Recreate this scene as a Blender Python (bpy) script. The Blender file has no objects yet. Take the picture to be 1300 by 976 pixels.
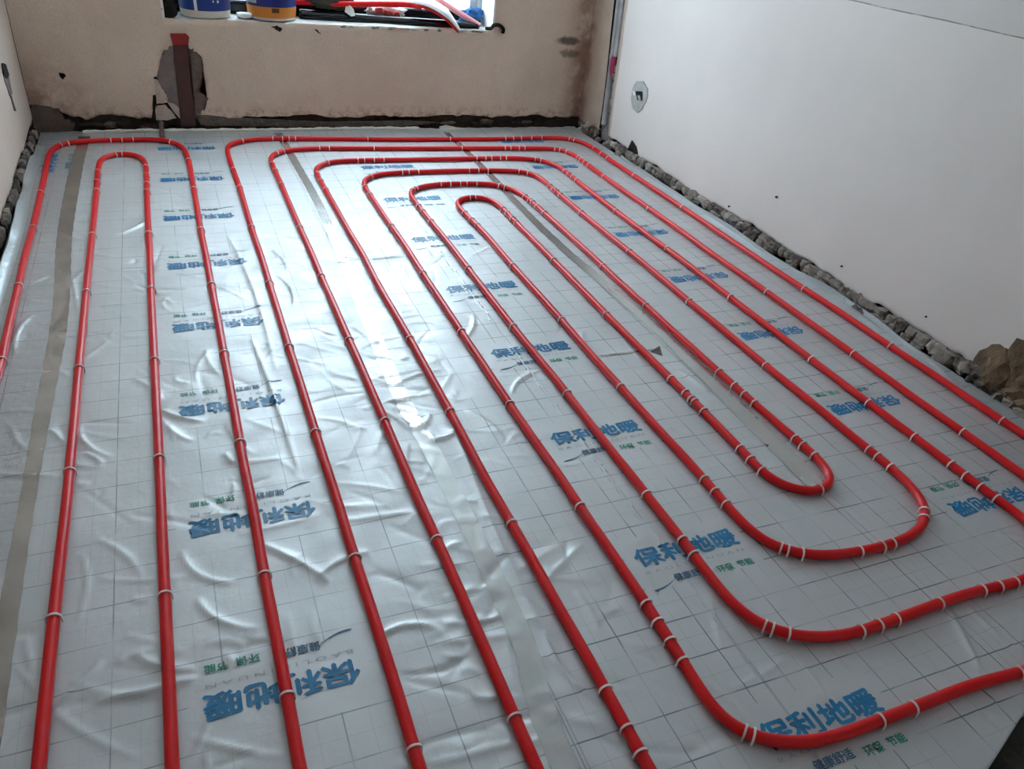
import bpy, bmesh, math, random
import numpy as np
from mathutils import Vector, Matrix
random.seed(7); rng = np.random.default_rng(7)
SC = bpy.context.scene
COL = SC.collection

# ------------------------------------------------------------------ camera
W, H = 1300, 976
FPX, PITCH, ROLL, YAW = 990.708, 0.567441, 0.111133, 0.442057
CAM = np.array([0.0, 0.0, 1.36])
def cam_axes():
    cy, sy = math.cos(YAW), math.sin(YAW)
    f = np.array([sy*math.cos(PITCH), cy*math.cos(PITCH), -math.sin(PITCH)])
    r = np.array([cy, -sy, 0.0]); u = np.cross(r, f)
    return math.cos(ROLL)*r+math.sin(ROLL)*u, -math.sin(ROLL)*r+math.cos(ROLL)*u, f
CR, CU, CF = cam_axes()
cam = bpy.data.cameras.new('camera'); cam_o = bpy.data.objects.new('camera', cam); COL.objects.link(cam_o)
cam.sensor_fit = 'HORIZONTAL'; cam.sensor_width = 36.0; cam.lens = FPX*36.0/W
cam.clip_start = 0.02; cam.clip_end = 200
M = Matrix(((CR[0], CU[0], -CF[0], CAM[0]), (CR[1], CU[1], -CF[1], CAM[1]), (CR[2], CU[2], -CF[2], CAM[2]), (0, 0, 0, 1)))
cam_o.matrix_world = M
SC.camera = cam_o

# ------------------------------------------------------------------ sky (bright overcast) and exposure
wd = bpy.data.worlds.new('overcast_sky'); SC.world = wd; wd.use_nodes = True
bg = wd.node_tree.nodes['Background']
bg.inputs[0].default_value = (0.67, 0.87, 1.0, 1); bg.inputs[1].default_value = 10.0
SC.view_settings.view_transform = 'Standard'; SC.view_settings.look = 'None'
SC.view_settings.gamma = 1.0; SC.view_settings.use_curve_mapping = False
SC.view_settings.exposure = 0.22

# room dimensions (metres): x along the window wall, y away from the camera, z up; foil top at z = 0
XL, XR, YB, YF, ZC, ZS = -0.683, 2.604, 4.903, -0.75, 2.65, -0.03
WX0, WX1, WZ0, WZ1, WT = 0.03, 1.93, 0.585, 2.45, 0.30      # window opening and wall thickness
TW = WT

def ray(px, py):
    return CR*((px-W/2)/FPX) - CU*((py-H/2)/FPX) + CF
def on_floor(px, py, z=0.0):
    d = ray(px, py); return CAM + d*((z-CAM[2])/d[2])
def on_back(px, py, y=YB):
    d = ray(px, py); return CAM + d*(y/d[1])
def on_side(px, py, x=XR):
    d = ray(px, py); return CAM + d*(x/d[0])

# ------------------------------------------------------------------ materials
def new_mat(name):
    m = bpy.data.materials.new(name); m.use_nodes = True
    return m, m.node_tree, m.node_tree.nodes['Principled BSDF']
def simple(name, col, rough=0.6, metal=0.0, spec=0.5, vary=0.0, scale=20.0, bump=0.0, bscale=60.0):
    m, nt, b = new_mat(name); n, l = nt.nodes, nt.links
    b.inputs['Base Color'].default_value = (*col, 1); b.inputs['Roughness'].default_value = rough
    b.inputs['Metallic'].default_value = metal; b.inputs['Specular IOR Level'].default_value = spec
    tc = n.new('ShaderNodeTexCoord')
    if vary:
        nz = n.new('ShaderNodeTexNoise'); nz.inputs['Scale'].default_value = scale; nz.inputs['Detail'].default_value = 6
        l.new(tc.outputs['Object'], nz.inputs['Vector'])
        rp = n.new('ShaderNodeValToRGB'); rp.color_ramp.elements[0].position = 0.3; rp.color_ramp.elements[1].position = 0.7
        rp.color_ramp.elements[0].color = (*[c*(1-vary) for c in col], 1); rp.color_ramp.elements[1].color = (*[min(1, c*(1+vary)) for c in col], 1)
        l.new(nz.outputs['Fac'], rp.inputs['Fac']); l.new(rp.outputs['Color'], b.inputs['Base Color'])
    if bump:
        nb = n.new('ShaderNodeTexNoise'); nb.inputs['Scale'].default_value = bscale; nb.inputs['Detail'].default_value = 5
        l.new(tc.outputs['Object'], nb.inputs['Vector'])
        bp = n.new('ShaderNodeBump'); bp.inputs['Strength'].default_value = bump; bp.inputs['Distance'].default_value = 0.01
        l.new(nb.outputs['Fac'], bp.inputs['Height']); l.new(bp.outputs['Normal'], b.inputs['Normal'])
    return m

class NB:                                        # small node-building helper
    def __init__(s, nt): s.nt = nt; s.n = nt.nodes; s.l = nt.links
    def val(s, sock, v):
        if isinstance(v, (int, float)): sock.default_value = v
        elif isinstance(v, tuple): sock.default_value = v
        else: s.l.new(v, sock)
    def m(s, op, a, b=0.0, c=None):
        x = s.n.new('ShaderNodeMath'); x.operation = op; s.val(x.inputs[0], a); s.val(x.inputs[1], b)
        if c is not None: s.val(x.inputs[2], c)
        return x.outputs[0]
    def mix(s, f, a, b):
        x = s.n.new('ShaderNodeMix'); x.data_type = 'RGBA'; s.val(x.inputs['Factor'], f); s.val(x.inputs[6], a); s.val(x.inputs[7], b)
        return x.outputs[2]
    def noise(s, vec, scale, detail=5, rough=0.5):
        x = s.n.new('ShaderNodeTexNoise'); s.l.new(vec, x.inputs['Vector']); x.inputs['Scale'].default_value = scale
        x.inputs['Detail'].default_value = detail; x.inputs['Roughness'].default_value = rough; return x.outputs['Fac']
    def smooth(s, v, a, b, lo=0.0, hi=1.0):
        x = s.n.new('ShaderNodeMapRange'); x.interpolation_type = 'SMOOTHSTEP'; s.val(x.inputs[0], v)
        x.inputs[1].default_value = a; x.inputs[2].default_value = b; x.inputs[3].default_value = lo; x.inputs[4].default_value = hi
        return x.outputs[0]
    def xyz(s):
        t = s.n.new('ShaderNodeTexCoord'); q = s.n.new('ShaderNodeSeparateXYZ'); s.l.new(t.outputs['Object'], q.inputs[0])
        return t.outputs['Object'], q.outputs[0], q.outputs[1], q.outputs[2]

def foil_mat(name, xc, yc, base=(0.572, 0.576, 0.578), rough=0.53, crinkle=0.25, lines=0.6):
    m, nt, b = new_mat(name); k = NB(nt)
    v, x, y, z = k.xyz()
    def line(c, off, pitch, w):
        f = k.m('FRACT', k.m('DIVIDE', k.m('SUBTRACT', c, off+pitch/2), pitch))
        d = k.m('ABSOLUTE', k.m('SUBTRACT', f, 0.5))
        return k.smooth(d, w*0.5/pitch, w/pitch, 1.0, 0.0)
    big = k.m('MAXIMUM', line(x, 0.057, 0.1, 0.0018), line(y, 0.02, 0.1005, 0.0020))
    small = k.m('MULTIPLY', k.m('MAXIMUM', line(x, 0.107, 0.1, 0.0012), line(y, 0.07, 0.1005, 0.0012)), 0.28)
    ln = k.m('MAXIMUM', big, small)
    bx = k.smooth(k.m('ABSOLUTE', k.m('SUBTRACT', x, xc)), 0.17, 0.175, 1.0, 0.0)
    fy = k.m('ABSOLUTE', k.m('SUBTRACT', k.m('FRACT', k.m('ADD', k.m('DIVIDE', k.m('SUBTRACT', y, yc), 0.503), 0.5)), 0.5))
    by = k.smooth(fy, 0.17, 0.175, 1.0, 0.0)
    ln = k.m('MULTIPLY', ln, k.m('SUBTRACT', 1.0, k.m('MULTIPLY', bx, by)))
    ln = k.m('MULTIPLY', ln, k.smooth(k.noise(v, 6.0, 3), 0.34, 0.62, 0.15*lines, 0.92*lines))
    mott = k.mix(k.smooth(k.noise(v, 3.0, 4), 0.35, 0.7), (*[c*0.93 for c in base], 1), (*base, 1))
    col = k.mix(ln, mott, (0.06, 0.075, 0.09, 1))
    k.l.new(col, b.inputs['Base Color'])
    b.inputs['Metallic'].default_value = 0.52; b.inputs['IOR'].default_value = 1.5
    b.inputs['Coat Weight'].default_value = 0.20; b.inputs['Coat Roughness'].default_value = 0.20
    k.val(b.inputs['Roughness'], k.smooth(k.noise(v, 9.0, 4), 0.3, 0.7, rough-0.05, rough+0.08))
    h1 = k.noise(v, 16.0, 4, 0.55)
    h2 = k.noise(v, 120.0, 2, 0.5)
    hh = k.m('ADD', k.m('MULTIPLY', h1, 1.0), k.m('MULTIPLY', h2, 0.05))
    bp = k.n.new('ShaderNodeBump'); bp.inputs['Strength'].default_value = crinkle; bp.inputs['Distance'].default_value = 0.01
    k.l.new(hh, bp.inputs['Height']); k.l.new(bp.outputs['Normal'], b.inputs['Normal'])
    return m

def back_wall_mat():
    m, nt, b = new_mat('beige_render_plaster'); k = NB(nt); v, x, y, z = k.xyz()
    base = k.mix(k.smooth(k.noise(v, 2.2, 6, 0.6), 0.3, 0.7), (0.66, 0.52, 0.41, 1), (0.74, 0.595, 0.475, 1))
    grain = k.smooth(k.noise(v, 220.0, 2), 0.3, 0.75, 0.90, 1.08)
    low = k.smooth(k.m('ADD', z, k.m('MULTIPLY', k.noise(v, 9.0, 3), 0.02)), 0.145, 0.165, 1.0, 0.0)    # older skirting band of plaster
    base = k.mix(k.m('MULTIPLY', low, 0.55), base, (0.74, 0.57, 0.455, 1))
    redn = k.smooth(k.noise(v, 5.0, 5, 0.65), 0.38, 0.62)
    cr = k.m('MULTIPLY', k.smooth(x, XR-0.20, XR-0.02), redn)
    cl = k.m('MULTIPLY', k.smooth(x, XL+0.45, XL+0.02), k.m('MULTIPLY', redn, k.smooth(z, 0.45, 0.1)))
    base = k.mix(k.m('MULTIPLY', k.m('MAXIMUM', cr, cl), 0.75), base, (0.20, 0.085, 0.05, 1))              # rusty damp stain of the corners
    edge = k.m('MULTIPLY', k.smooth(z, 0.16, 0.05), k.smooth(k.noise(v, 26.0, 5, 0.7), 0.45, 0.6))
    base = k.mix(k.m('MULTIPLY', edge, 0.6), base, (0.20, 0.13, 0.09, 1))
    # two dark smears near the right corner
    def smear(cx, cz, sx, sz):
        dx = k.m('DIVIDE', k.m('SUBTRACT', x, cx), sx); dz = k.m('DIVIDE', k.m('SUBTRACT', z, cz), sz)
        d = k.m('ADD', k.m('MULTIPLY', dx, dx), k.m('MULTIPLY', dz, dz))
        return k.smooth(k.m('ADD', d, k.m('MULTIPLY', k.noise(v, 30.0, 4), 1.2)), 0.7, 1.5, 1.0, 0.0)
    p1, p2 = on_back(722, 52), on_back(724, 68)
    sm = k.m('MAXIMUM', smear(p1[0], p1[2], 0.11, 0.035), k.m('MULTIPLY', smear(p2[0], p2[2], 0.10, 0.035), 0.75))
    base = k.mix(k.m('MULTIPLY', sm, 0.85), base, (0.06, 0.05, 0.045, 1))
    mu = k.n.new('ShaderNodeVectorMath'); mu.operation = 'SCALE'; k.l.new(base, mu.inputs[0]); k.l.new(grain, mu.inputs['Scale'])
    k.l.new(mu.outputs[0], b.inputs['Base Color']); b.inputs['Roughness'].default_value = 0.9; b.inputs['Specular IOR Level'].default_value = 0.2
    bp = k.n.new('ShaderNodeBump'); bp.inputs['Strength'].default_value = 0.5; bp.inputs['Distance'].default_value = 0.004
    k.l.new(k.m('ADD', k.noise(v, 140.0, 3), k.m('MULTIPLY', k.noise(v, 12.0, 4), 2.0)), bp.inputs['Height']); k.l.new(bp.outputs['Normal'], b.inputs['Normal'])
    return m

def side_wall_mat(name, ysplit, white, line_z=None):
    m, nt, b = new_mat(name); k = NB(nt); v, x, y, z = k.xyz()
    wn = k.mix(k.smooth(k.noise(v, 1.6, 5, 0.6), 0.3, 0.7), (*[c*0.94 for c in white], 1), (*white, 1))
    beige = k.mix(k.smooth(k.noise(v, 5.0, 6, 0.6), 0.3, 0.7), (0.48, 0.37, 0.29, 1), (0.58, 0.475, 0.385, 1))
    red = k.m('MULTIPLY', k.smooth(y, YB-0.14, YB-0.01), k.smooth(k.noise(v, 5.0, 5, 0.65), 0.35, 0.6))
    beige = k.mix(k.m('MULTIPLY', red, 0.75), beige, (0.20, 0.085, 0.05, 1))
    # the putty ends along a slightly slanted, ragged line
    s = k.m('ADD', k.m('ADD', y, k.m('MULTIPLY', z, -0.04)), k.m('MULTIPLY', k.noise(v, 8.0, 5, 0.6), 0.05))
    f = k.smooth(s, ysplit, ysplit+0.03)
    col = k.mix(f, wn, beige)
    if line_z:
        zz = k.m('ADD', z, k.m('MULTIPLY', k.noise(v, 3.0, 4), 0.010))
        d = k.m('ABSOLUTE', k.m('SUBTRACT', zz, line_z+0.005))
        ln = k.m('MULTIPLY', k.smooth(d, 0.0012, 0.0028, 1.0, 0.0), k.smooth(k.noise(v, 14.0, 4), 0.3, 0.55, 0.3, 0.9))
        col = k.mix(ln, col, (0.16, 0.14, 0.12, 1))
        up = k.smooth(zz, line_z+0.004, line_z+0.006)
        col = k.mix(k.m('MULTIPLY', up, 0.25), col, (0.48, 0.48, 0.46, 1))
    k.l.new(col, b.inputs['Base Color']); b.inputs['Roughness'].default_value = 0.85; b.inputs['Specular IOR Level'].default_value = 0.25
    bp = k.n.new('ShaderNodeBump'); bp.inputs['Strength'].default_value = 0.12; bp.inputs['Distance'].default_value = 0.004
    k.l.new(k.m('ADD', k.noise(v, 90.0, 3), k.m('MULTIPLY', k.noise(v, 5.0, 4), 2.0)), bp.inputs['Height']); k.l.new(bp.outputs['Normal'], b.inputs['Normal'])
    return m

MT = dict(
    pipe=simple('red_pipe_plastic', (0.70, 0.008, 0.012), 0.32, spec=0.3),
    clip=simple('white_clip_plastic', (0.82, 0.72, 0.69), 0.45),
    tape=simple('silver_seam_tape', (0.47, 0.465, 0.455), 0.22, metal=0.72, vary=0.08, scale=6),
    tape_brown=simple('brown_seam_tape', (0.42, 0.39, 0.355), 0.26, metal=0.7, vary=0.22, scale=7),
    slab=simple('dark_concrete', (0.030, 0.026, 0.022), 0.95, vary=0.35, scale=12, bump=0.5),
    grey_render=simple('grey_render_plaster', (0.72, 0.70, 0.67), 0.95, vary=0.1, scale=4, bump=0.3),
    light_block_door=simple('brown_light_block_leaf', (0.16, 0.10, 0.06), 0.5, vary=0.2, scale=5),
    ceil=simple('white_ceiling_paint', (0.86, 0.85, 0.83), 0.9, vary=0.03, scale=3),
    white=simple('white_putty', (0.80, 0.80, 0.80), 0.8, vary=0.05, scale=8, bump=0.2),
    sillmortar=simple('pale_sill_mortar', (0.50, 0.49, 0.47), 0.9, vary=0.35, scale=9, bump=0.5, bscale=40),
    recess=simple('dark_broken_concrete', (0.040, 0.026, 0.018), 0.95, vary=0.5, scale=25, bump=0.9, bscale=40),
    chunk=simple('grey_mortar', (0.25, 0.208, 0.178), 0.95, vary=0.35, scale=30, bump=0.8, bscale=70),
    chunk2=simple('dark_mortar', (0.125, 0.10, 0.084), 0.95, vary=0.35, scale=30, bump=0.8, bscale=70),
    chunk3=simple('pale_mortar', (0.42, 0.39, 0.36), 0.95, vary=0.3, scale=30, bump=0.8, bscale=70),
    brownrock=simple('brown_earthy_mortar', (0.135, 0.088, 0.052), 0.95, vary=0.6, scale=9, bump=1.0, bscale=45),
    patch=simple('brown_patch_mortar', (0.135, 0.095, 0.078), 0.9, vary=0.25, scale=20, bump=0.6, bscale=60),
    patch2=simple('mauve_patch_mortar', (0.205, 0.165, 0.150), 0.9, vary=0.18, scale=18, bump=0.6, bscale=60),
    dtube=simple('dark_maroon_conduit', (0.060, 0.022, 0.018), 0.5, vary=0.2),
    rtube=simple('red_conduit_tape', (0.26, 0.010, 0.010), 0.45),
    cream=simple('cream_broken_plaster', (0.50, 0.415, 0.345), 0.9, vary=0.15, bump=0.5),
    black=simple('black_void', (0.006, 0.005, 0.005), 0.95),
    greycond=simple('grey_conduit', (0.36, 0.34, 0.35), 0.5, vary=0.2, scale=12),
    chase=simple('grey_chase_mortar', (0.27, 0.25, 0.25), 0.9, vary=0.35, scale=14, bump=0.8),
    pinktape=simple('magenta_tape', (0.35, 0.03, 0.09), 0.5),
    ovalpatch=simple('greenish_grey_patch', (0.44, 0.44, 0.41), 0.9, vary=0.15, bump=0.3),
    frame=simple('dark_window_aluminium', (0.006, 0.007, 0.009), 0.22, spec=0.35),
    sash=simple('pale_sash_aluminium', (0.55, 0.58, 0.58), 0.35, metal=0.3),
    strip=simple('silver_edge_strip', (0.50, 0.53, 0.54), 0.35, metal=0.6, bump=0.3, bscale=25),
    paper=simple('cream_paper', (0.72, 0.70, 0.62), 0.7, vary=0.06),
    pipereflect=simple('painted_pipe_reflection', (0.22, 0.012, 0.012), 0.3),
    bwhite=simple('bucket_plastic', (0.72, 0.66, 0.58), 0.4),
    bblue=simple('bucket_blue_label', (0.006, 0.035, 0.20), 0.3),
    bnavy=simple('bucket_navy_label', (0.010, 0.025, 0.19), 0.3),
    borange=simple('bucket_orange_band', (0.62, 0.22, 0.025), 0.4),
    bbrown=simple('bucket_brown_mark', (0.14, 0.05, 0.02), 0.5),
    bgrey=simple('bucket_grey_print', (0.42, 0.43, 0.44), 0.5),
    bw=simple('label_white', (0.85, 0.85, 0.86), 0.4),
    olive=simple('olive_canvas', (0.050, 0.048, 0.035), 0.8, vary=0.3, bump=0.4),
    plastic=simple('cloudy_plastic_bag', (0.42, 0.38, 0.38), 0.2, vary=0.3, scale=25, bump=0.6, bscale=40),
    redbit=simple('red_fitting', (0.45, 0.05, 0.04), 0.4),
    pinktube=simple('pink_tube', (0.72, 0.27, 0.28), 0.35),
    shell=simple('white_pipe_shell', (0.80, 0.78, 0.80), 0.35),
    bluecloth=simple('blue_cloth', (0.02, 0.12, 0.33), 0.8, vary=0.3, bump=0.4),
    ink_blue=simple('blue_ink', (0.006, 0.17, 0.36), 0.4, vary=0.2, scale=30),
    ink_grey=simple('grey_ink', (0.30, 0.34, 0.37), 0.4),
    ink_steel=simple('steel_blue_ink', (0.05, 0.13, 0.22), 0.4),
    ink_green=simple('green_ink', (0.02, 0.25, 0.17), 0.4),
)
MT['wall_b'] = back_wall_mat()
MT['wall_r'] = side_wall_mat('white_putty_wall', 4.46, (0.81, 0.74, 0.70), 1.095)
MT['wall_l'] = side_wall_mat('cream_putty_wall', 9.0, (0.68, 0.57, 0.49))
m, nt, b = new_mat('window_glass')
tr = nt.nodes.new('ShaderNodeBsdfTransparent'); gl = nt.nodes.new('ShaderNodeBsdfGlossy'); gl.inputs['Roughness'].default_value = 0.02
mx = nt.nodes.new('ShaderNodeMixShader'); mx.inputs[0].default_value = 0.06
nt.links.new(tr.outputs[0], mx.inputs[1]); nt.links.new(gl.outputs[0], mx.inputs[2])
nt.links.new(mx.outputs[0], nt.nodes['Material Output'].inputs[0]); MT['glass'] = m

# ------------------------------------------------------------------ object helpers
def link(name, me, mats=None, parent=None, smooth=False, label=None, cat=None, group=None, kind=None):
    if mats is not None:
        for x in (mats if isinstance(mats, (list, tuple)) else [mats]): me.materials.append(MT[x] if isinstance(x, str) else x)
    if smooth: me.polygons.foreach_set('use_smooth', [True]*len(me.polygons))
    o = bpy.data.objects.new(name, me); COL.objects.link(o)
    if parent is not None:
        o.parent = parent
        if parent.type == 'EMPTY': o.matrix_parent_inverse = Matrix.Translation(-parent.location)
    tag(o, label, cat, group, kind); return o
def tag(o, label=None, cat=None, group=None, kind=None):
    for k_, v_ in (('label', label), ('category', cat), ('group', group), ('kind', kind)):
        if v_: o[k_] = v_
    return o
def empty(name, loc, label, cat, group=None):
    o = bpy.data.objects.new(name, None); COL.objects.link(o); o.location = loc; o.empty_display_size = 0.05
    return tag(o, label, cat, group)
def pymesh(name, v, f):
    me = bpy.data.meshes.new(name); me.from_pydata([tuple(map(float, q)) for q in v], [], f); me.update(); return me
def frombm(name, bm, recalc=True):
    if recalc: bmesh.ops.recalc_face_normals(bm, faces=bm.faces)
    me = bpy.data.meshes.new(name); bm.to_mesh(me); bm.free(); return me
def box_bm(bm, a, b, bev=0.0):
    r = bmesh.ops.create_cube(bm, size=1.0)
    for v in r['verts']: v.co = Vector([(a[i]+b[i])/2 + v.co[i]*(b[i]-a[i]) for i in range(3)])
    if bev:
        es = list({e for v in r['verts'] for e in v.link_edges})
        bmesh.ops.bevel(bm, geom=es, offset=bev, segments=3, affect='EDGES', profile=0.5)
def box(name, a, b, mat, parent=None, bev=0.0, **kw):
    bm = bmesh.new(); box_bm(bm, a, b, bev); return link(name, frombm(name, bm), mat, parent, **kw)
def tube_mesh(name, pts, r, n=10, cap=True):
    pts = np.array(pts, float); N = len(pts); v = []; f = []
    rr = r if hasattr(r, '__len__') else [r]*N
    up = np.array([0, 0, 1.0])
    for i in range(N):
        t = pts[min(i+1, N-1)]-pts[max(i-1, 0)]; t /= np.linalg.norm(t)+1e-12
        ref = up if abs(t[2]) < 0.9 else np.array([1.0, 0, 0])
        a = np.cross(t, ref); a /= np.linalg.norm(a); c = np.cross(a, t)
        for j in range(n):
            th = 2*math.pi*j/n; v.append(pts[i]+rr[i]*(math.cos(th)*a+math.sin(th)*c))
    for i in range(N-1):
        for j in range(n):
            f.append((i*n+j, i*n+(j+1) % n, (i+1)*n+(j+1) % n, (i+1)*n+j))
    if cap: f.append(tuple(range(n))); f.append(tuple(range((N-1)*n, N*n))[::-1])
    return pymesh(name, v, f)
def spline(pts, step=0.03, sm=0):
    p = np.array(pts, float); P = np.vstack([2*p[0]-p[1], p, 2*p[-1]-p[-2]]); out = []
    for i in range(1, len(P)-2):
        n = max(2, int(np.linalg.norm(P[i+1]-P[i])/step*4)); t = np.linspace(0, 1, n, endpoint=False)[:, None]
        out.append(0.5*((2*P[i])+(-P[i-1]+P[i+1])*t+(2*P[i-1]-5*P[i]+4*P[i+1]-P[i+2])*t**2+(-P[i-1]+3*P[i]-3*P[i+1]+P[i+2])*t**3))
    q = np.vstack(out+[p[-1:]]); s = np.r_[0, np.cumsum(np.linalg.norm(np.diff(q, axis=0), axis=1))]
    u = np.linspace(0, s[-1], max(3, int(s[-1]/step)+1)); q = np.stack([np.interp(u, s, q[:, k]) for k in range(q.shape[1])], 1)
    for _ in range(sm):
        q[1:-1] = 0.25*q[:-2]+0.5*q[1:-1]+0.25*q[2:]
    return q
def noise2(n1, n2, scale, seed):                # smooth random field on a grid
    r = np.random.default_rng(seed); a = r.normal(size=(max(3, int(n1/scale)+3), max(3, int(n2/scale)+3)))
    i = np.linspace(0, a.shape[0]-1.001, n1); j = np.linspace(0, a.shape[1]-1.001, n2)
    i0 = i.astype(int); j0 = j.astype(int); fi = (i-i0)[:, None]; fj = (j-j0)[None]
    fi = fi*fi*(3-2*fi); fj = fj*fj*(3-2*fj)
    return a[i0][:, j0]*(1-fi)*(1-fj)+a[i0+1][:, j0]*fi*(1-fj)+a[i0][:, j0+1]*(1-fi)*fj+a[i0+1][:, j0+1]*fi*fj
def noise1(n, scale, seed): return noise2(n, 4, scale, seed)[:, 0]
def lump(name, c, s, mat, seed, rough=0.25, sub=1, parent=None, rot=None, **kw):
    r = random.Random(seed); bm = bmesh.new(); bmesh.ops.create_icosphere(bm, subdivisions=sub, radius=1.0)
    for v in bm.verts:
        k = 1+r.uniform(-rough, rough)
        q = Vector((max(-.8, min(.8, v.co.x*k)), max(-.8, min(.8, v.co.y*k)), max(-.75, min(.75, v.co.z*k))))
        v.co = Vector((q.x*s[0], q.y*s[1], q.z*s[2]))
    if rot: bmesh.ops.rotate(bm, verts=bm.verts, cent=(0, 0, 0), matrix=Matrix.Rotation(rot, 3, 'Z'))
    bmesh.ops.translate(bm, verts=bm.verts, vec=c)
    return link(name, frombm(name, bm), mat, parent, **kw)
def chip(name, c, s, mat, seed, parent=None, jit=0.32):          # angular broken piece of mortar
    r = random.Random(seed); bm = bmesh.new(); bmesh.ops.create_cube(bm, size=2.0); bmesh.ops.subdivide_edges(bm, edges=bm.edges, cuts=1, use_grid_fill=True)
    for v in bm.verts:
        k = 1-0.18*(abs(v.co.x)+abs(v.co.y)+abs(v.co.z)-1.5)
        v.co = Vector([c[a]+s[a]*(v.co[a]*k+r.uniform(-jit, jit)) for a in range(3)])
    bmesh.ops.triangulate(bm, faces=bm.faces)
    return link(name, frombm(name, bm), mat, parent)
def slab_poly(name, outline, depth_vec, mat, parent=None, **kw):   # a traced outline with real thickness
    n = len(outline); d = np.array(depth_vec); v = [np.array(p) for p in outline]+[np.array(p)+d for p in outline]
    bm = bmesh.new(); vs = [bm.verts.new(q) for q in v]
    bm.faces.new(vs[:n]); bm.faces.new(vs[n:][::-1])
    for i in range(n): bm.faces.new((vs[i], vs[(i+1) % n], vs[n+(i+1) % n], vs[n+i]))
    bmesh.ops.triangulate(bm, faces=[f for f in bm.faces if len(f.verts) > 4])
    return link(name, frombm(name, bm), mat, parent, **kw)
def ragged(pts, amp, seed, sub=4):
    r = random.Random(seed); out = []; n = len(pts)
    for i in range(n):
        a, c = np.array(pts[i], float), np.array(pts[(i+1) % n], float)
        for k in range(sub):
            out.append(a+(c-a)*k/sub+(np.array([r.uniform(-amp, amp), r.uniform(-amp, amp)]) if k else 0))
    return out

# ------------------------------------------------------------------ room shell
floor = box('floor', (XL-0.3, YF-1.2, ZS-0.12), (XR+0.3, YB+0.3, ZS), 'slab', kind='structure')
box('ceiling', (XL-0.3, YF, ZC), (XR+0.3, YB+0.3, ZC+0.1), 'ceil', kind='structure')

def panel(name, U, Z, P, nrm, thick, mats, amp=0.003, seed=1):
    """plaster layer: columns U, per-column bottom/top Z[0], Z[1] arrays, P(u,z)->xyz, front pushed by noise along nrm"""
    nu = len(U); nv = 26; nz = noise2(nu, nv, 9, seed)*amp
    v = []; f = []
    for i, u in enumerate(U):
        for j in range(nv):
            t = j/(nv-1); t = t**1.6; z = Z[0][i]*(1-t)+Z[1][i]*t
            v.append(np.array(P(u, z))+np.array(nrm)*nz[i, j])
    k = len(v)
    for i, u in enumerate(U): v.append(np.array(P(u, Z[0][i]))-np.array(nrm)*thick)
    for i, u in enumerate(U): v.append(np.array(P(u, Z[1][i]))-np.array(nrm)*thick)
    for i in range(nu-1):
        for j in range(nv-1): f.append((i*nv+j, (i+1)*nv+j, (i+1)*nv+j+1, i*nv+j+1))
        f.append((i*nv, k+i, k+i+1, (i+1)*nv)); f.append((i*nv+nv-1, (i+1)*nv+nv-1, k+nu+i+1, k+nu+i))
    return v, f
def join(parts):
    v = []; f = []
    for a, c in parts:
        o = len(v); v += list(a); f += [tuple(i+o for i in q) for q in c]
    return v, f
def rag(n, base, amp, seed, fine=0.5):
    return base+amp*noise1(n, 14, seed)+amp*fine*noise1(n, 3, seed+50)
# window wall: plaster panels left of, below, above and right of the opening
PB = lambda u, z: (u, YB, z)
nB = (0, -1, 0)
U1 = np.linspace(XL, WX0, 60); U2 = np.linspace(WX0, WX1, 160); U3 = np.linspace(WX1, XR, 60)
zb1 = rag(60, 0.070, 0.006, 3); zb1[:22] += np.linspace(0.055, 0.0, 22)
zb2 = rag(160, 0.068, 0.006, 4); zb3 = rag(60, 0.064, 0.006, 5)
zb2[0] = zb1[-1]; zb3[0] = zb2[-1]
ztop = rag(160, WZ0-0.002, 0.0015, 6, 0.9); ztop[0] = ztop[-1] = WZ0
parts = [panel('', U1, (zb1, np.full(60, ZC)), PB, nB, 0.03, None, seed=11), panel('', U2, (zb2, ztop), PB, nB, 0.03, None, seed=12),
         panel('', U3, (zb3, np.full(60, ZC)), PB, nB, 0.03, None, seed=13), panel('', U2, (np.full(160, WZ1), np.full(160, ZC)), PB, nB, 0.03, None, seed=14)]
v, f = join(parts)
wall_b = link('wall_back', pymesh('wall_back', v, f), 'wall_b', smooth=True, kind='structure')
bm = bmesh.new()
for a, c in (((XL-0.3, YB+0.03, ZS), (WX0, YB+WT, ZC)), ((WX1, YB+0.03, ZS), (XR+0.3, YB+WT, ZC)), ((WX0, YB+0.03, ZS), (WX1, YB+WT, WZ0-0.03)), ((WX0, YB+0.03, WZ1), (WX1, YB+WT, ZC))):
    box_bm(bm, a, c)
link('masonry_core', frombm('masonry_core', bm), 'recess', wall_b, label='dark broken masonry showing below the ragged plaster edge')
# sill bed and white reveals
n = 90; us = np.linspace(WX0, WX1, n); zf = rag(n, WZ0, 0.0015, 21, 0.9); fr = 0.006+0.004*np.abs(noise1(n, 4, 22))
v = []; f = []
for i, u in enumerate(us): v += [(u, YB+fr[i]+0.001, zf[i]-0.028), (u, YB+fr[i]+0.001, zf[i]-0.004), (u, YB+fr[i]+0.025, zf[i]), (u, YB+WT, WZ0), (u, YB+WT, WZ0-0.03)]
for i in range(n-1):
    for j in range(4): f.append((i*5+j, (i+1)*5+j, (i+1)*5+j+1, i*5+j+1))
link('window_sill', pymesh('window_sill', v, f), 'sillmortar', wall_b, label='rough white mortar sill of the window opening')
for nm, a, c in (('reveal', (WX0-0.001, YB+0.004, WZ0), (WX0+0.012, YB+WT, WZ1)), ('reveal', (WX1-0.012, YB+0.004, WZ0), (WX1+0.001, YB+WT, WZ1)), ('reveal', (WX0, YB+0.004, WZ1-0.012), (WX1, YB+WT, WZ1+0.001))):
    box(nm, a, c, 'white', wall_b)

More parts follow.
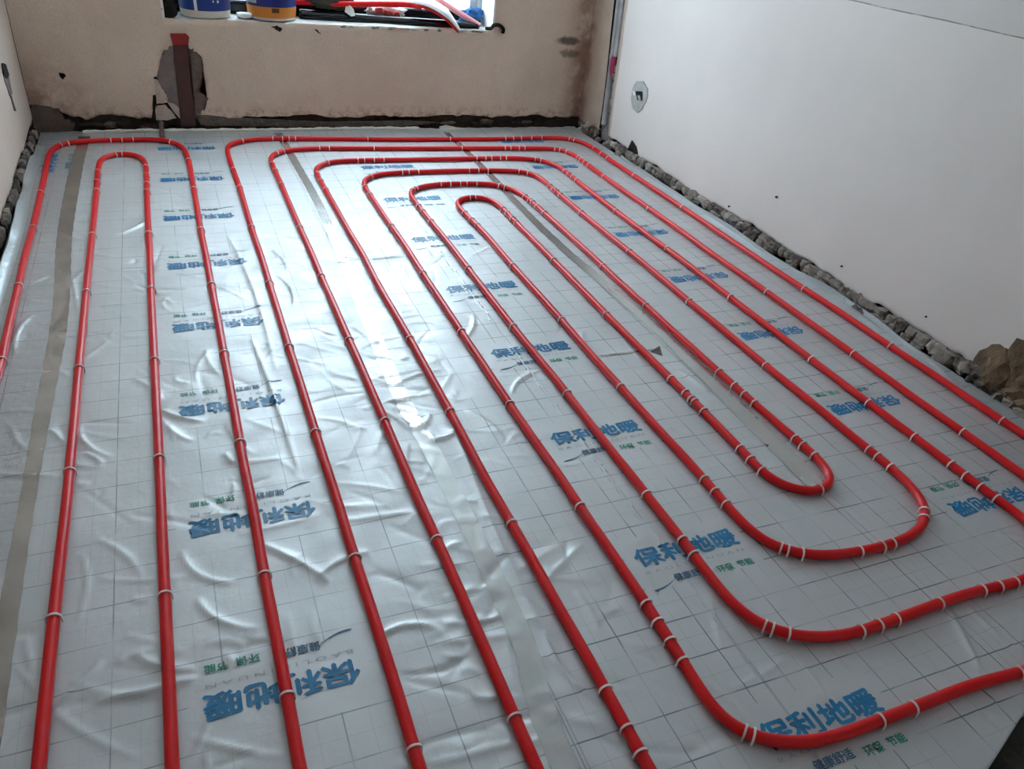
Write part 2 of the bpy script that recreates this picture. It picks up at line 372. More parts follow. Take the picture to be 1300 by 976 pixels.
# right wall with a chase (groove) for the grey conduits near the corner
CY0, CY1 = 4.475, 4.60
PR = lambda u, z: (XR, u, z); nR = (-1, 0, 0)
def chase_shift(z): return 0.045*(z-0.15)/0.7
UA = np.linspace(YF, CY0, 300); UC = np.linspace(CY1, YB, 30)
za = rag(300, 0.043, 0.006, 31, 0.9)
yy = UA; near = np.clip(1-np.abs(yy-1.42)/0.24, 0, 1); za += 0.0*near
hole = np.clip(1-np.abs(yy-4.15)/0.035, 0, 1); za += 0.07*hole
zc = rag(30, 0.040, 0.010, 32, 0.8)
def PRs(u, z): return (XR, u+(0.055*min(z, 1.2) if u > CY0-0.25 else 0)*(1 if u > CY0-0.001 or u < CY0-1 else (u-(CY0-0.25))/0.25)*(1 if u < YB-0.01 else 0), z)
v, f = join([panel('', UA, (za, np.full(300, ZC)), PRs, nR, 0.03, None, seed=33, amp=0.002), panel('', UC, (zc, np.full(30, ZC)), PRs, nR, 0.03, None, seed=34)])
bmw = bmesh.new()
wall_r = link('wall_right', pymesh('wall_right', v, f), 'wall_r', smooth=True, kind='structure')
box('masonry_core', (XR+0.03, YF, ZS), (XR+0.3, YB+0.03, ZC), 'recess', wall_r, label='dark broken masonry showing below the ragged plaster edge')
# left wall
UL = np.linspace(YF, YB, 200); zl = rag(200, 0.05, 0.010, 41, 0.8)
PL = lambda u, z: (XL, u, z)
v, f = panel('', UL, (zl, np.full(200, ZC)), PL, (1, 0, 0), 0.03, None, seed=43, amp=0.002)
wall_l = link('wall_left', pymesh('wall_left', v, [q[::-1] for q in f]), 'wall_l', smooth=True, kind='structure')
box('masonry_core', (XL-0.3, YF, ZS), (XL-0.03, YB+0.03, ZC), 'recess', wall_l, label='dark broken masonry showing below the ragged plaster edge')
# front wall behind the camera and a doorway, shut by an added leaf to keep light out
DX0, DX1, DZ = -0.45, 0.45, 2.1
bm = bmesh.new()
for a, c in (((XL-0.3, YF-0.2, ZS), (DX0, YF, ZC+0.1)), ((DX1, YF-0.2, ZS), (XR+0.3, YF, ZC+0.1)), ((DX0, YF-0.2, DZ), (DX1, YF, ZC+0.1))): box_bm(bm, a, c)
link('wall_front', frombm('wall_front', bm), 'grey_render', kind='structure')
box('light_block_door_1', (DX0, YF-0.14, ZS), (DX1, YF-0.10, DZ), 'light_block_door', kind='structure')  # unseen leaf, added to block the fill light from the doorway

# window: dark outer frame, pale sliding sash, panes
win = empty('window_1', (0.98, YB+WT-0.06, WZ0), None, None); win['kind'] = 'structure'
FY0, FY1 = YB+WT-0.075, YB+WT
box('bottom_rail', (WX0, FY0-0.005, WZ0), (WX1, FY1, WZ0+0.075), 'frame', win, bev=0.018)
box('top_rail', (WX0, FY0, WZ1-0.05), (WX1, FY1, WZ1), 'frame', win, bev=0.006)
for x0 in (WX0, WX1-0.04): box('jamb', (x0, FY0, WZ0+0.07), (x0+0.04, FY1, WZ1-0.05), 'sash', win, bev=0.004)
for x0, x1 in ((WX0+0.04, 1.0), (0.96, WX1-0.04)):
    s = box('sash_stile', (x0, FY0+0.02, WZ0+0.07), (x0+0.045, FY1-0.01, WZ1-0.05), 'sash', win, bev=0.004)
    box('sash_stile', (x1-0.045, FY0+0.02, WZ0+0.07), (x1, FY1-0.01, WZ1-0.05), 'sash', win, bev=0.004)
    box('pane', (x0+0.045, FY0+0.042, WZ0+0.075), (x1-0.045, FY0+0.047, WZ1-0.05), 'glass', win)

# ------------------------------------------------------------------ foil floor: one height field, four sheets
GS = 0.006
GX = np.arange(XL-0.01, XR+0.001, GS); GY = np.arange(-0.70, YB-0.02, GS)
nx, ny = len(GX), len(GY)
HF = 0.0008*noise2(nx, ny, 30, 60)+0.0003*noise2(nx, ny, 10, 61)
def stroke(p0, p1, amp, w, bend=0.0):
    p0, p1 = np.array(p0[:2], float), np.array(p1[:2], float); d = p1-p0; L = np.linalg.norm(d)+1e-9; d = d/L; nrm = np.array([-d[1], d[0]])
    lo = np.minimum(p0, p1)-0.06-abs(bend); hi = np.maximum(p0, p1)+0.06+abs(bend)
    i0, i1 = np.searchsorted(GX, [lo[0], hi[0]]); j0, j1 = np.searchsorted(GY, [lo[1], hi[1]])
    if i1 <= i0 or j1 <= j0: return
    X, Y = np.meshgrid(GX[i0:i1], GY[j0:j1], indexing='ij'); rx, ry = X-p0[0], Y-p0[1]
    t = (rx*d[0]+ry*d[1])/L; s = rx*nrm[0]+ry*nrm[1]-bend*4*t*(1-t)
    tap = np.clip(t, 0, 1)*np.clip(1-t, 0, 1)*4; tap = np.where((t < 0) | (t > 1), 0, np.sqrt(np.clip(tap, 0, 1)))
    HF[i0:i1, j0:j1] += amp*tap*np.exp(-np.abs(s)/w)
rs = random.Random(5)
def wr(px0, py0, px1, py1, amp=0.006, w=0.007, bend=0.01): stroke(on_floor(px0, py0), on_floor(px1, py1), amp, w, bend)
# creases seen in the photograph
for a in ((345, 318, 365, 345), (352, 350, 372, 390), (82, 365, 60, 420), (42, 400, 20, 450), (90, 350, 100, 402), (20, 362, 60, 350),
          (590, 520, 640, 560), (570, 510, 690, 800), (690, 800, 780, 900), (520, 545, 545, 525), (545, 560, 580, 545), (480, 520, 520, 545),
          (170, 480, 205, 510), (205, 520, 260, 535), (100, 540, 140, 580), (105, 575, 130, 590), (215, 540, 245, 560), (285, 575, 300, 590),
          (60, 545, 85, 575), (70, 430, 90, 480), (140, 300, 190, 275), (320, 430, 380, 600), (520, 560, 530, 620), (600, 400, 590, 430),
          (430, 330, 520, 325), (500, 490, 560, 470), (460, 520, 560, 500), (650, 500, 690, 470), (560, 700, 590, 690), (480, 810, 560, 800),
          (560, 790, 640, 780), (560, 830, 600, 815), (590, 870, 640, 880), (690, 740, 740, 690), (730, 750, 760, 800), (120, 890, 250, 860),
          (230, 700, 300, 740), (250, 760, 330, 800), (330, 690, 420, 740), (60, 900, 130, 840), (170, 830, 250, 850), (400, 740, 470, 700),
          (1205, 775, 1245, 850), (1230, 770, 1300, 830), (1240, 850, 1290, 930), (860, 470, 900, 500), (740, 420, 760, 450), (290, 300, 350, 470)):
    wr(*a, amp=rs.uniform(0.005, 0.009), w=rs.uniform(0.004, 0.008), bend=rs.uniform(-0.03, 0.03))
# loose wrinkling, denser on the two left sheets and around the middle seam
for _ in range(760):
    t = rs.random()
    if t < 0.30: x = rs.uniform(XL, 0.1)
    elif t < 0.62: x = rs.gauss(0.58, 0.14)
    elif t < 0.85: x = rs.uniform(-0.4, 1.3)
    else: x = rs.uniform(0.7, XR)
    y = rs.uniform(0.2, 4.8) if t < 0.3 else (rs.uniform(0.3, 3.2))
    L = rs.uniform(0.04, 0.22); a = rs.gauss(math.pi*0.85, 0.7)
    stroke((x, y), (x+L*math.cos(a), y+L*math.sin(a)), rs.choice((-1, 1, 1))*rs.uniform(0.0010, 0.0042), rs.uniform(0.0035, 0.008), rs.uniform(-0.02, 0.02))
def hz(x, y):
    i = np.clip((np.asarray(x)-GX[0])/GS, 0, nx-1.001); j = np.clip((np.asarray(y)-GY[0])/GS, 0, ny-1.001)
    i0 = i.astype(int); j0 = j.astype(int); fi = i-i0; fj = j-j0
    return HF[i0, j0]*(1-fi)*(1-fj)+HF[i0+1, j0]*fi*(1-fj)+HF[i0, j0+1]*(1-fi)*fj+HF[i0+1, j0+1]*fi*fj
def near_edge(x):                                # diagonal cut of the foil at the lower right
    return min(0.418+0.36*(x-1.312), 0.49) if x > 1.0 else -0.65
def sheet(name, x0, x1, mat, label, lift):
    i0, i1 = np.searchsorted(GX, [x0, x1]); xs = np.r_[x0, GX[i0:i1], x1]; xs = xs[np.r_[True, np.diff(xs) > 0.001]]
    far = YB-0.045; v = []; f = []; n = len(xs); rows = 880
    for i, x in enumerate(xs):
        ys = np.linspace(near_edge(x), far+0.006*math.sin(x*23)+0.004*math.sin(x*71), rows)
        zz = hz(np.full(rows, x), ys)+lift; zz[-4:] += np.array([0.001, 0.002, 0.004, 0.005])
        v += [(x, a, c) for a, c in zip(ys, zz)]
    for i in range(n-1):
        for j in range(rows-1): f.append((i*rows+j, (i+1)*rows+j, (i+1)*rows+j+1, i*rows+j+1))
    k = len(v)                                   # skirt hiding the foam board below
    for i, x in enumerate(xs): v.append((x, near_edge(x)-0.001, ZS+0.001))
    for i in range(n-1): f.append((i*rows, k+i, k+i+1, (i+1)*rows))
    e = len(v)
    for j in range(rows): v.append((xs[0]-0.001, v[j][1], ZS+0.001))
    for j in range(rows): q = v[(n-1)*rows+j]; v.append((xs[-1]+0.001, q[1], ZS+0.001))
    for j in range(0, rows-1):
        f.append((j, j+1, e+j+1, e+j)); a = (n-1)*rows+j; f.append((a, e+rows+j, e+rows+j+1, a+1))
    return link(name, pymesh(name, v, f), mat, smooth=True, label=label, cat='foil sheet', group='foil sheets covering the floor')
S0X, S1X, S2X, S3X = -0.445, 0.565, 1.580, 2.556
XW = XL+0.028
MT['foil0'] = foil_mat('crinkled_foil', -0.94, 2.02, (0.50, 0.505, 0.51), 0.42, 0.45)
MT['foil1'] = foil_mat('printed_foil_a', 0.06, 2.02, crinkle=0.14)
MT['foil2'] = foil_mat('printed_foil_b', 1.06, 1.605, crinkle=0.10, lines=0.85)
MT['foil3'] = foil_mat('printed_foil_c', 2.04, 1.525, crinkle=0.07, lines=0.85)
sh0 = sheet('foil_sheet', XW, S0X, 'foil0', 'narrow crinkled silver foil strip along the left wall', 0.0)
sh1 = sheet('foil_sheet', S0X, S1X, 'foil1', 'wrinkled silver foil sheet with upside-down blue lettering, left of the middle seam', 0.0)
sh2 = sheet('foil_sheet', S1X, S2X, 'foil2', 'silver foil sheet with upright blue lettering under the innermost pipe loop', 0.0)
sh3 = sheet('foil_sheet', S2X, S3X, 'foil3', 'smooth silver foil sheet with upside-down lettering beside the white wall', 0.0)

# ------------------------------------------------------------------ printed lettering (flat print lying on the foil)
def text_mesh(s, bold=0.0):
    c = bpy.data.curves.new('lettering', 'FONT'); c.body = s; c.size = 1.0; c.offset = bold; c.resolution_u = 2
    o = bpy.data.objects.new('lettering', c); COL.objects.link(o)
    me = bpy.data.meshes.new_from_object(o.evaluated_get(bpy.context.evaluated_depsgraph_get()))
    bpy.data.objects.remove(o); bpy.data.curves.remove(c)
    v = np.array([q.co[:2] for q in me.vertices]); f = [tuple(p.vertices) for p in me.polygons]; bpy.data.meshes.remove(me)
    v -= v.min(0); v /= v.max(0); return v, f
T_MAIN = text_mesh('保利地暖'); T_SUB = text_mesh('B A O L I D I N U A N'); T_A = text_mesh('健康舒适'); T_G1 = text_mesh('环保'); T_G2 = text_mesh('节能')
def swoosh():
    v = []; f = []; n = 24
    for i in range(n):
        t = i/(n-1); w = 0.5*math.sin(math.pi*t)**0.5*(1-t)*0.5+0.05; y = 0.15+0.7*t**2.2
        v += [(t, y-w*0.4), (t, y+w*0.4)]
    for i in range(n-1): f.append((2*i, 2*i+2, 2*i+3, 2*i+1))
    return np.array(v), f
T_SW = swoosh()
def logo(parent, xc, yc, flip, rot90=False):
    sg = -1 if flip else 1; prev = parent
    def put(bm, T, x0, y0, x1, y1, mi, bold=0.0):
        for k, (dx, dy) in enumerate(((0, 0), (bold, 0), (-bold, 0), (0, bold), (0, -bold)) if bold else ((0, 0),)):
            vs = [bm.verts.new((x0+(x1-x0)*p[0]+dx, y0+(y1-y0)*p[1]+dy, k*0.00006)) for p in T[0]]
            for q in T[1]:
                try: bm.faces.new([vs[i] for i in q]).material_index = mi
                except ValueError: pass
    for nm, what in (('printed_lettering', 0), ('printed_slogan', 1), ('printed_motto', 2)):
        bm = bmesh.new()
        if what == 0: put(bm, T_MAIN, -0.147, -0.028, 0.147, 0.028, 0, 0.0023)
        elif what == 1:
            put(bm, T_SUB, -0.145, -0.053, 0.14, -0.043, 0); put(bm, T_SW, -0.155, -0.108, -0.085, -0.078, 1)
            put(bm, T_A, -0.085, -0.092, 0.010, -0.070, 1, 0.0006)
        else:
            put(bm, T_G1, 0.035, -0.100, 0.080, -0.078, 0, 0.0006); put(bm, T_G2, 0.095, -0.098, 0.140, -0.078, 0, 0.0006)
        bmesh.ops.triangulate(bm, faces=bm.faces)
        for _ in range(1):
            es = [e for e in bm.edges if e.calc_length() > 0.016]
            if es: bmesh.ops.subdivide_edges(bm, edges=es, cuts=1)
            bmesh.ops.triangulate(bm, faces=[q for q in bm.faces if len(q.verts) > 3])
        for v in bm.verts:
            a, c = v.co.x*sg, v.co.y*sg
            if rot90: a, c = -c, a
            v.co.x, v.co.y = xc+a, yc+c
        co = np.array([v.co[:2] for v in bm.verts]); z = hz(co[:, 0], co[:, 1])
        for v, h in zip(bm.verts, z): v.co.z += h+0.0012
        bm.normal_update()
        for q in bm.faces:
            if q.normal.z < 0: q.normal_flip()
        o = link(nm, frombm(nm, bm, False), (['ink_blue'], ['ink_grey', 'ink_steel'], ['ink_green'])[what], prev)
        if what == 0: prev = o
for i in range(8): logo(sh1, 0.062, 1.012+0.503*i, True)
for i in range(8): logo(sh2, 1.062, 0.615+0.503*i, False)
for i in range(8): logo(sh3, 2.040, 1.022+0.504*i, True)
logo(sh0, -0.575, 4.33, False, rot90=True)

# ------------------------------------------------------------------ seam tapes and edge strips
def tape(name, pts, w, mat, label, lift=0.0018, cat='tape', group=None):
    c = spline([(*p, 0) for p in pts], 0.012)[:, :2]; N = len(c); v = []; f = []; m_ = 7
    for i in range(N):
        t = c[min(i+1, N-1)]-c[max(i-1, 0)]; t /= np.linalg.norm(t); nr = np.array([t[1], -t[0]])
        ww = w if not hasattr(w, '__len__') else np.interp(i/(N-1), np.linspace(0, 1, len(w)), w)
        for j in range(m_):
            s = (j/(m_-1)-0.5)*ww*(1+0.03*math.sin(i*0.7)); p = c[i]+nr*s
            v.append((p[0], p[1], float(hz(p[0], p[1]))+lift))
    for i in range(N-1):
        for j in range(m_-1): f.append((i*m_+j, i*m_+j+1, (i+1)*m_+j+1, (i+1)*m_+j))
    return link(name, pymesh(name, v, f), mat, smooth=True, label=label, cat=cat, group=group)
tape('seam_tape', [(-0.44, 4.78), (-0.455, 4.2), (-0.455, 3.4), (-0.428, 2.7), (-0.435, 2.0), (-0.44, 1.2), (-0.44, -0.6)], [0.055, 0.060, 0.055, 0.050, 0.035, 0.045, 0.03, 0.03], 'tape_brown', 'brown packing tape along the floor seam nearest the left wall', group='seam tapes')
tape('seam_tape', [(0.578, 4.80), (0.590, 4.2), (0.598, 3.58), (0.575, 2.8), (0.548, 2.0), (0.560, 1.6), (0.556, 1.0), (0.520, 0.68), (0.50, -0.6)], [0.042, 0.040, 0.046, 0.05, 0.055, 0.06], 'tape', 'silver tape along the middle seam of the foil floor', group='seam tapes')
tape('seam_tape', [(1.605, 4.78), (1.60, 4.2), (1.565, 3.1), (1.585, 2.5), (1.598, 2.1), (1.583, 1.6), (1.575, 1.22)], [0.036, 0.040, 0.045, 0.055, 0.072], 'tape', 'silver tape along the right seam of the foil floor', group='seam tapes')
# slit across the foil with a lifted dark flap
p = [on_floor(*q)[:2] for q in ((622, 462), (720, 464), (762, 452), (815, 446), (838, 444))]
tape('foil_slit_tape', [p[2], p[3], p[4]], 0.010, 'tape_brown', 'thin brown slit across the foil under the innermost pipe loop', lift=0.0022, cat='foil slit')
a = [on_floor(*q) for q in ((826, 447), (837, 442), (841, 452))]
a[1] = a[1]+np.array([0, 0, 0.006])
link('foil_flap', pymesh('foil_flap', a+[q+np.array([0.002, 0.004, 0.002]) for q in a], [(0, 1, 2), (5, 4, 3), (0, 3, 4, 1), (1, 4, 5, 2), (2, 5, 3, 0)]), 'chunk2', label='small lifted dark foil flap on the right seam tape', cat='foil flap')
# upturned edge strip along the white wall
pts = spline([(*on_floor(*q)[:2], 0) for q in ((788, 200), (800, 209), (858, 247), (915, 284), (961.5, 316), (996, 337), (1042, 364.6), (1072, 383), (1125, 420), (1180, 462), (1225, 500))]+[(2.46, 1.0, 0), (2.50, 0.5, 0)], 0.02)
v = []; f = []; zt = 0.016+0.005*noise1(len(pts), 9, 71)
for i, q in enumerate(pts): v += [(q[0]-0.010, q[1], 0.001), (q[0]-0.003, q[1], 0.003), (q[0], q[1], zt[i]), (q[0]+0.004, q[1], zt[i]), (q[0]+0.004, q[1], -0.02)]
for i in range(len(pts)-1):
    for j in range(4): f.append((i*5+j, i*5+j+1, (i+1)*5+j+1, (i+1)*5+j))
link('edge_strip', pymesh('edge_strip', v, f), 'strip', label='upturned silver foil edge strip along the foot of the white wall', cat='edge strip')
pts = spline([(XL+0.035, 4.6, 0), (XL+0.03, 4.0, 0), (XL+0.045, 3.4, 0), (XL+0.035, 2.6, 0), (XL+0.04, 1.5, 0)], 0.02)
v = []; f = []; zt = 0.022+0.008*noise1(len(pts), 7, 72)
for i, q in enumerate(pts): v += [(q[0]+0.035, q[1], 0.002), (q[0]+0.012, q[1], 0.006), (q[0], q[1], zt[i]), (q[0]-0.005, q[1], zt[i]), (q[0]-0.005, q[1], -0.02)]
for i in range(len(pts)-1):
    for j in range(4): f.append((i*5+j, (i+1)*5+j, (i+1)*5+j+1, i*5+j+1))
link('edge_strip', pymesh('edge_strip', v, f), 'strip', label='crumpled silver foil edge strip along the foot of the left wall', cat='edge strip', smooth=True)
# whitish rolled edge at the foot of the window wall
pts = spline([(-0.45, 4.845, 0.012), (0.0, 4.855, 0.014), (0.5, 4.85, 0.012), (1.1, 4.858, 0.013), (1.45, 4.85, 0.012)], 0.02)
pts[:, 2] += 0.001*noise1(len(pts), 6, 73)-0.004
link('edge_strip', tube_mesh('edge_strip', pts, [0.008+0.002*math.sin(i*0.9)+0.0015*math.sin(i*2.3) for i in range(len(pts))], 8), 'paper', smooth=True, label='pale rolled foam edge strip along the foot of the window wall', cat='edge strip')

# ------------------------------------------------------------------ heating pipes, traced on the floor plane
PR_ = 0.0125
P1 = [(-3, 475), (3, 452), (13.5, 405), (24, 361), (32, 324), (42, 288), (52, 244), (58, 217), (63, 195), (78, 182.5), (112, 179), (152, 178), (203, 177), (223, 183), (237, 203), (244, 237), (252, 291), (260, 324), (267, 361), (277.5, 411), (284, 447), (294.5, 503), (304.6, 564), (313, 611), (323.6, 640), (334, 719), (354.6, 819), (370, 898), (382, 974)]
P2 = [(50, 974), (51.6, 943), (58.5, 881), (69, 788), (81, 692), (89, 640), (91, 601), (96.5, 537), (100.5, 472), (104, 432), (109, 374), (114, 324), (118, 291), (122, 244), (123, 217), (129, 202), (145.5, 195.5), (166, 195), (182, 203), (186, 220), (186, 247), (188, 291), (190.5, 324), (191, 367), (193.6, 421.5), (195.6, 455), (199.7, 523), (203, 581), (205, 640), (208, 726), (213.5, 829), (217, 915), (218.6, 974)]
P3 = [(528, 974), (519.5, 936), (499, 864), (475, 788), (454, 726), (440, 681), (430, 640), (418, 608), (399, 550), (379, 482.5), (364, 438.5), (352, 398), (340, 357), (331, 324), (316.5, 288), (303, 237), (291, 210), (286, 194), (294, 182), (322, 177), (355, 176), (440, 176.5), (515, 177), (633, 176.5), (697, 175), (724.5, 176.5), (751.5, 187), (768.5, 201), (802, 223), (860, 260.6), (870, 267), (944.6, 320), (1015.7, 366), (1063, 394.5), (1127, 440), (1188, 479), (1229, 509.5), (1266, 533), (1300, 553.5)]
P4 = [(678, 974), (650, 908.5), (623, 843), (602, 795), (568, 716), (543.6, 667.5), (533, 648), (518, 611), (503, 577), (487.5, 536.6), (470.6, 499), (457, 465.5), (440, 430), (420, 384), (404.5, 350.5), (394, 322), (377, 288), (359, 244), (345, 213), (342, 203), (349, 195), (369, 190), (406, 188.5), (440, 188.5), (560, 188.5), (684, 188.5), (711, 190), (731, 198.5), (748, 211.5), (763, 223), (792, 244), (819, 262), (870, 298), (897, 320), (972, 371), (1076.6, 447), (1151, 503), (1215, 547), (1300, 608)]
P6A = [(1300, 853), (1239, 867), (1170, 895), (1122, 912), (1084, 927.5), (1049, 939.5), (1015, 946), (974, 943), (936, 929), (908, 912), (881, 874), (860, 840), (843, 809), (819, 767), (791.5, 726), (760.5, 681), (732, 641), (701, 594), (667, 550), (641.5, 513), (613, 469), (582, 421.5), (558.6, 384), (533, 345), (522, 325), (509.5, 304.6), (492.6, 284), (474, 257), (462, 237), (464, 227.5), (481, 221), (514.6, 219), (575.5, 217), (633, 216.6), (667, 218.5), (684, 225), (697, 237), (714, 252), (734.6, 271), (768.5, 298), (789, 314), (801, 322), (829, 345), (870, 382), (914, 418), (968, 465.5), (1029, 513), (1093.5, 567), (1127, 591), (1151, 614.5), (1170, 637), (1178.5, 654), (1175, 667.5), (1159.5, 679.6), (1132, 691.6), (1097.6, 699), (1053, 706), (1018, 704.7), (987, 697), (956, 678), (929, 654), (914, 637), (892, 609), (868, 582), (819, 531.5), (783.7, 491), (745, 448.6), (711, 406), (680.5, 371), (650, 338.6), (639, 325), (619.5, 299.5), (602.6, 284), (584, 269), (579, 259.5), (582, 253), (596, 250), (613, 250.5), (633, 259), (646.6, 270), (660, 286), (687, 313), (699, 326), (711, 338.6), (734.6, 364), (768.5, 401), (805.7, 438.5), (849.7, 482), (870, 503), (890.5, 523), (911, 545), (941, 577), (965, 601), (995, 618), (1022.5, 626), (1048, 626), (1058, 612), (1046, 588), (1026, 570.5), (1005.5, 555), (948, 508), (907, 474), (866, 435), (849.7, 421.5), (816, 389), (795.5, 371), (768.5, 343.7), (751, 325), (734.6, 310), (707.5, 286), (687, 268), (663.5, 249), (643, 238), (619.5, 233.5), (575.5, 233.5), (545, 235), (526.5, 239.6), (519.7, 246), (528, 262), (545, 282.6), (565, 304.6), (580, 325), (592.5, 342), (619.5, 379), (648, 416.5), (680.5, 455), (717.7, 499), (751.5, 545), (785, 587), (816, 624.6), (833, 648), (857, 676), (877, 705), (905, 743), (936, 774), (970, 797), (1005, 809), (1046, 810), (1084, 805), (1122, 791.5), (1170, 774), (1239, 750), (1300, 738)]
P5 = [(1300, 655), (1286.5, 646.6), (1242.5, 619.5), (1208.6, 592.5), (1158, 555), (1093.5, 509.5), (1022.5, 455), (975, 418), (921, 376), (865, 331), (846, 318), (812.5, 295), (775, 267), (751.5, 248.8), (728, 229), (711, 214), (690.6, 204.5), (663.5, 201.2), (633, 201), (531.5, 202.5), (440, 204), (416, 206), (403, 212), (399.5, 220), (406, 233.5), (423, 264), (440, 294), (460.5, 324), (470.6, 350.5), (487.5, 381), (518, 428), (538, 465.5), (567, 519.7), (585.7, 557), (606, 601), (631, 644), (643, 662), (671, 709), (705, 771), (740, 829), (764, 874), (791.5, 926), (819, 974)]
def fl(L): return [tuple(on_floor(*q, PR_)[:2]) for q in L]
def even(pts):
    out = [pts[0]]
    for q in pts[1:]:
        if math.dist(q, out[-1]) > 0.02: out.append(q)
    return out
c4 = fl(P4); c6 = fl(P6A); c5 = fl(P5)
big = [(0.468, -0.6), (0.468, 0.3)]+c4+[(2.235, 0.90), (2.21, 0.76), (2.13, 0.63), (2.0, 0.57), (1.8, 0.555)]+c6+[(1.93, 0.775), (2.02, 0.84)]+c5+[(0.66, 0.3), (0.66, -0.6)]
c3 = [(0.265, -0.6), (0.265, 0.3)]+fl(P3)+[(2.44, 0.9), (2.44, 0.55), (2.44, 0.45), (2.44, 0.35), (2.44, -0.2)]
c1 = [(-0.60, -0.6), (-0.60, 0.8)]+[q for q in fl(P1)]+[(0.066, 0.3), (0.066, -0.6)]
c2 = [(-0.352, -0.6), (-0.352, 0.3)]+fl(P2)+[(-0.145, 0.3), (-0.145, -0.6)]
LEGS = (-0.352, -0.142, 0.063, 0.267, 0.467, 0.667, 0.862, 1.060, 1.255, 1.450, 1.648, 1.848, 2.050, 2.243, 2.440)
def legs(q):                                     # straight runs sit on the 0.2 m pipe grid, with only a few millimetres of wander
    t = np.gradient(q, axis=0); t /= np.linalg.norm(t, axis=1)[:, None]
    w = np.clip((np.abs(t[:, 1])-0.93)/0.05, 0, 1)*(np.abs(q[:, 0]+0.6) > 0.12)
    k = np.ones(13)/13; w = np.convolve(np.pad(w, 6, 'edge'), k, 'valid')
    gx = np.array(LEGS)[np.argmin(np.abs(q[:, :1]-np.array(LEGS)[None]), 1)]
    d = np.clip(q[:, 0]-gx, -0.06, 0.06)
    q[:, 0] -= w*0.65*d*(np.abs(q[:, 0]-gx) < 0.06)
    for _ in range(8): q[1:-1] = 0.25*q[:-2]+0.5*q[1:-1]+0.25*q[2:]
    return q
# the first two legs of the outermost run leave the frame on the left: keep them parallel to the wall
PATH = {}
for key, c, label in (('A', big, 'long red heating pipe coiled in nested loops over the middle and right of the floor'),
                      ('B', c3, 'red heating pipe of the outermost loop, running along the white right wall'),
                      ('C', c1, 'red heating pipe in a wide loop next to the left wall'),
                      ('D', c2, 'red heating pipe in a narrow hairpin loop inside the wide left loop')):
    q = legs(spline(even(c), 0.018, 12)); q = np.c_[q, np.full(len(q), PR_)]
    if key == 'B': q[:, 2] -= 0.03*np.clip((0.50-q[:, 1])/0.10, 0, 1)*(q[:, 0] > 2.0)
    q[:, 2] += 0.001
    PATH[key] = q
    link('heating_pipe', tube_mesh('heating_pipe', q, PR_, 14), 'pipe', smooth=True, label=label, cat='pipe', group='red floor heating pipes')

# ------------------------------------------------------------------ staple clips over the pipes
def clip_mesh():
    bm = bmesh.new(); ro, ri, wdt = PR_+0.0032, PR_+0.0006, 0.0022; prof = []
    prof.append((-(PR_+0.0019), -PR_-0.001))
    for i in range(11): th = math.pi*(1-i/10); prof.append(((PR_+0.0019)*math.cos(th), (PR_+0.0019)*math.sin(th)))
    prof.append(((PR_+0.0019), -PR_-0.001)); rows = []
    for i, (x, z) in enumerate(prof):
        if 0 < i < len(prof)-1: L = math.hypot(x, z); nx_, nz_ = x/L, z/L
        else: nx_, nz_ = (1 if x > 0 else -1), 0
        rows.append([bm.verts.new((x+nx_*d, y, z+nz_*d)) for d, y in ((-0.0013, -wdt), (0.0013, -wdt), (0.0013, wdt), (-0.0013, wdt))])
    for a, c in zip(rows, rows[1:]):
        for j in range(4): bm.faces.new((a[j], a[(j+1) % 4], c[(j+1) % 4], c[j]))
    bm.faces.new(rows[0]); bm.faces.new(rows[-1][::-1])
    me = frombm('staple_clip', bm); me.materials.append(MT['clip']); return me
CLIP = clip_mesh()
def cv(o, s, L): return [(o[0]+a/s, o[1]+c/s) for a, c in L]
s1, s2 = 2.9545, 2.9045
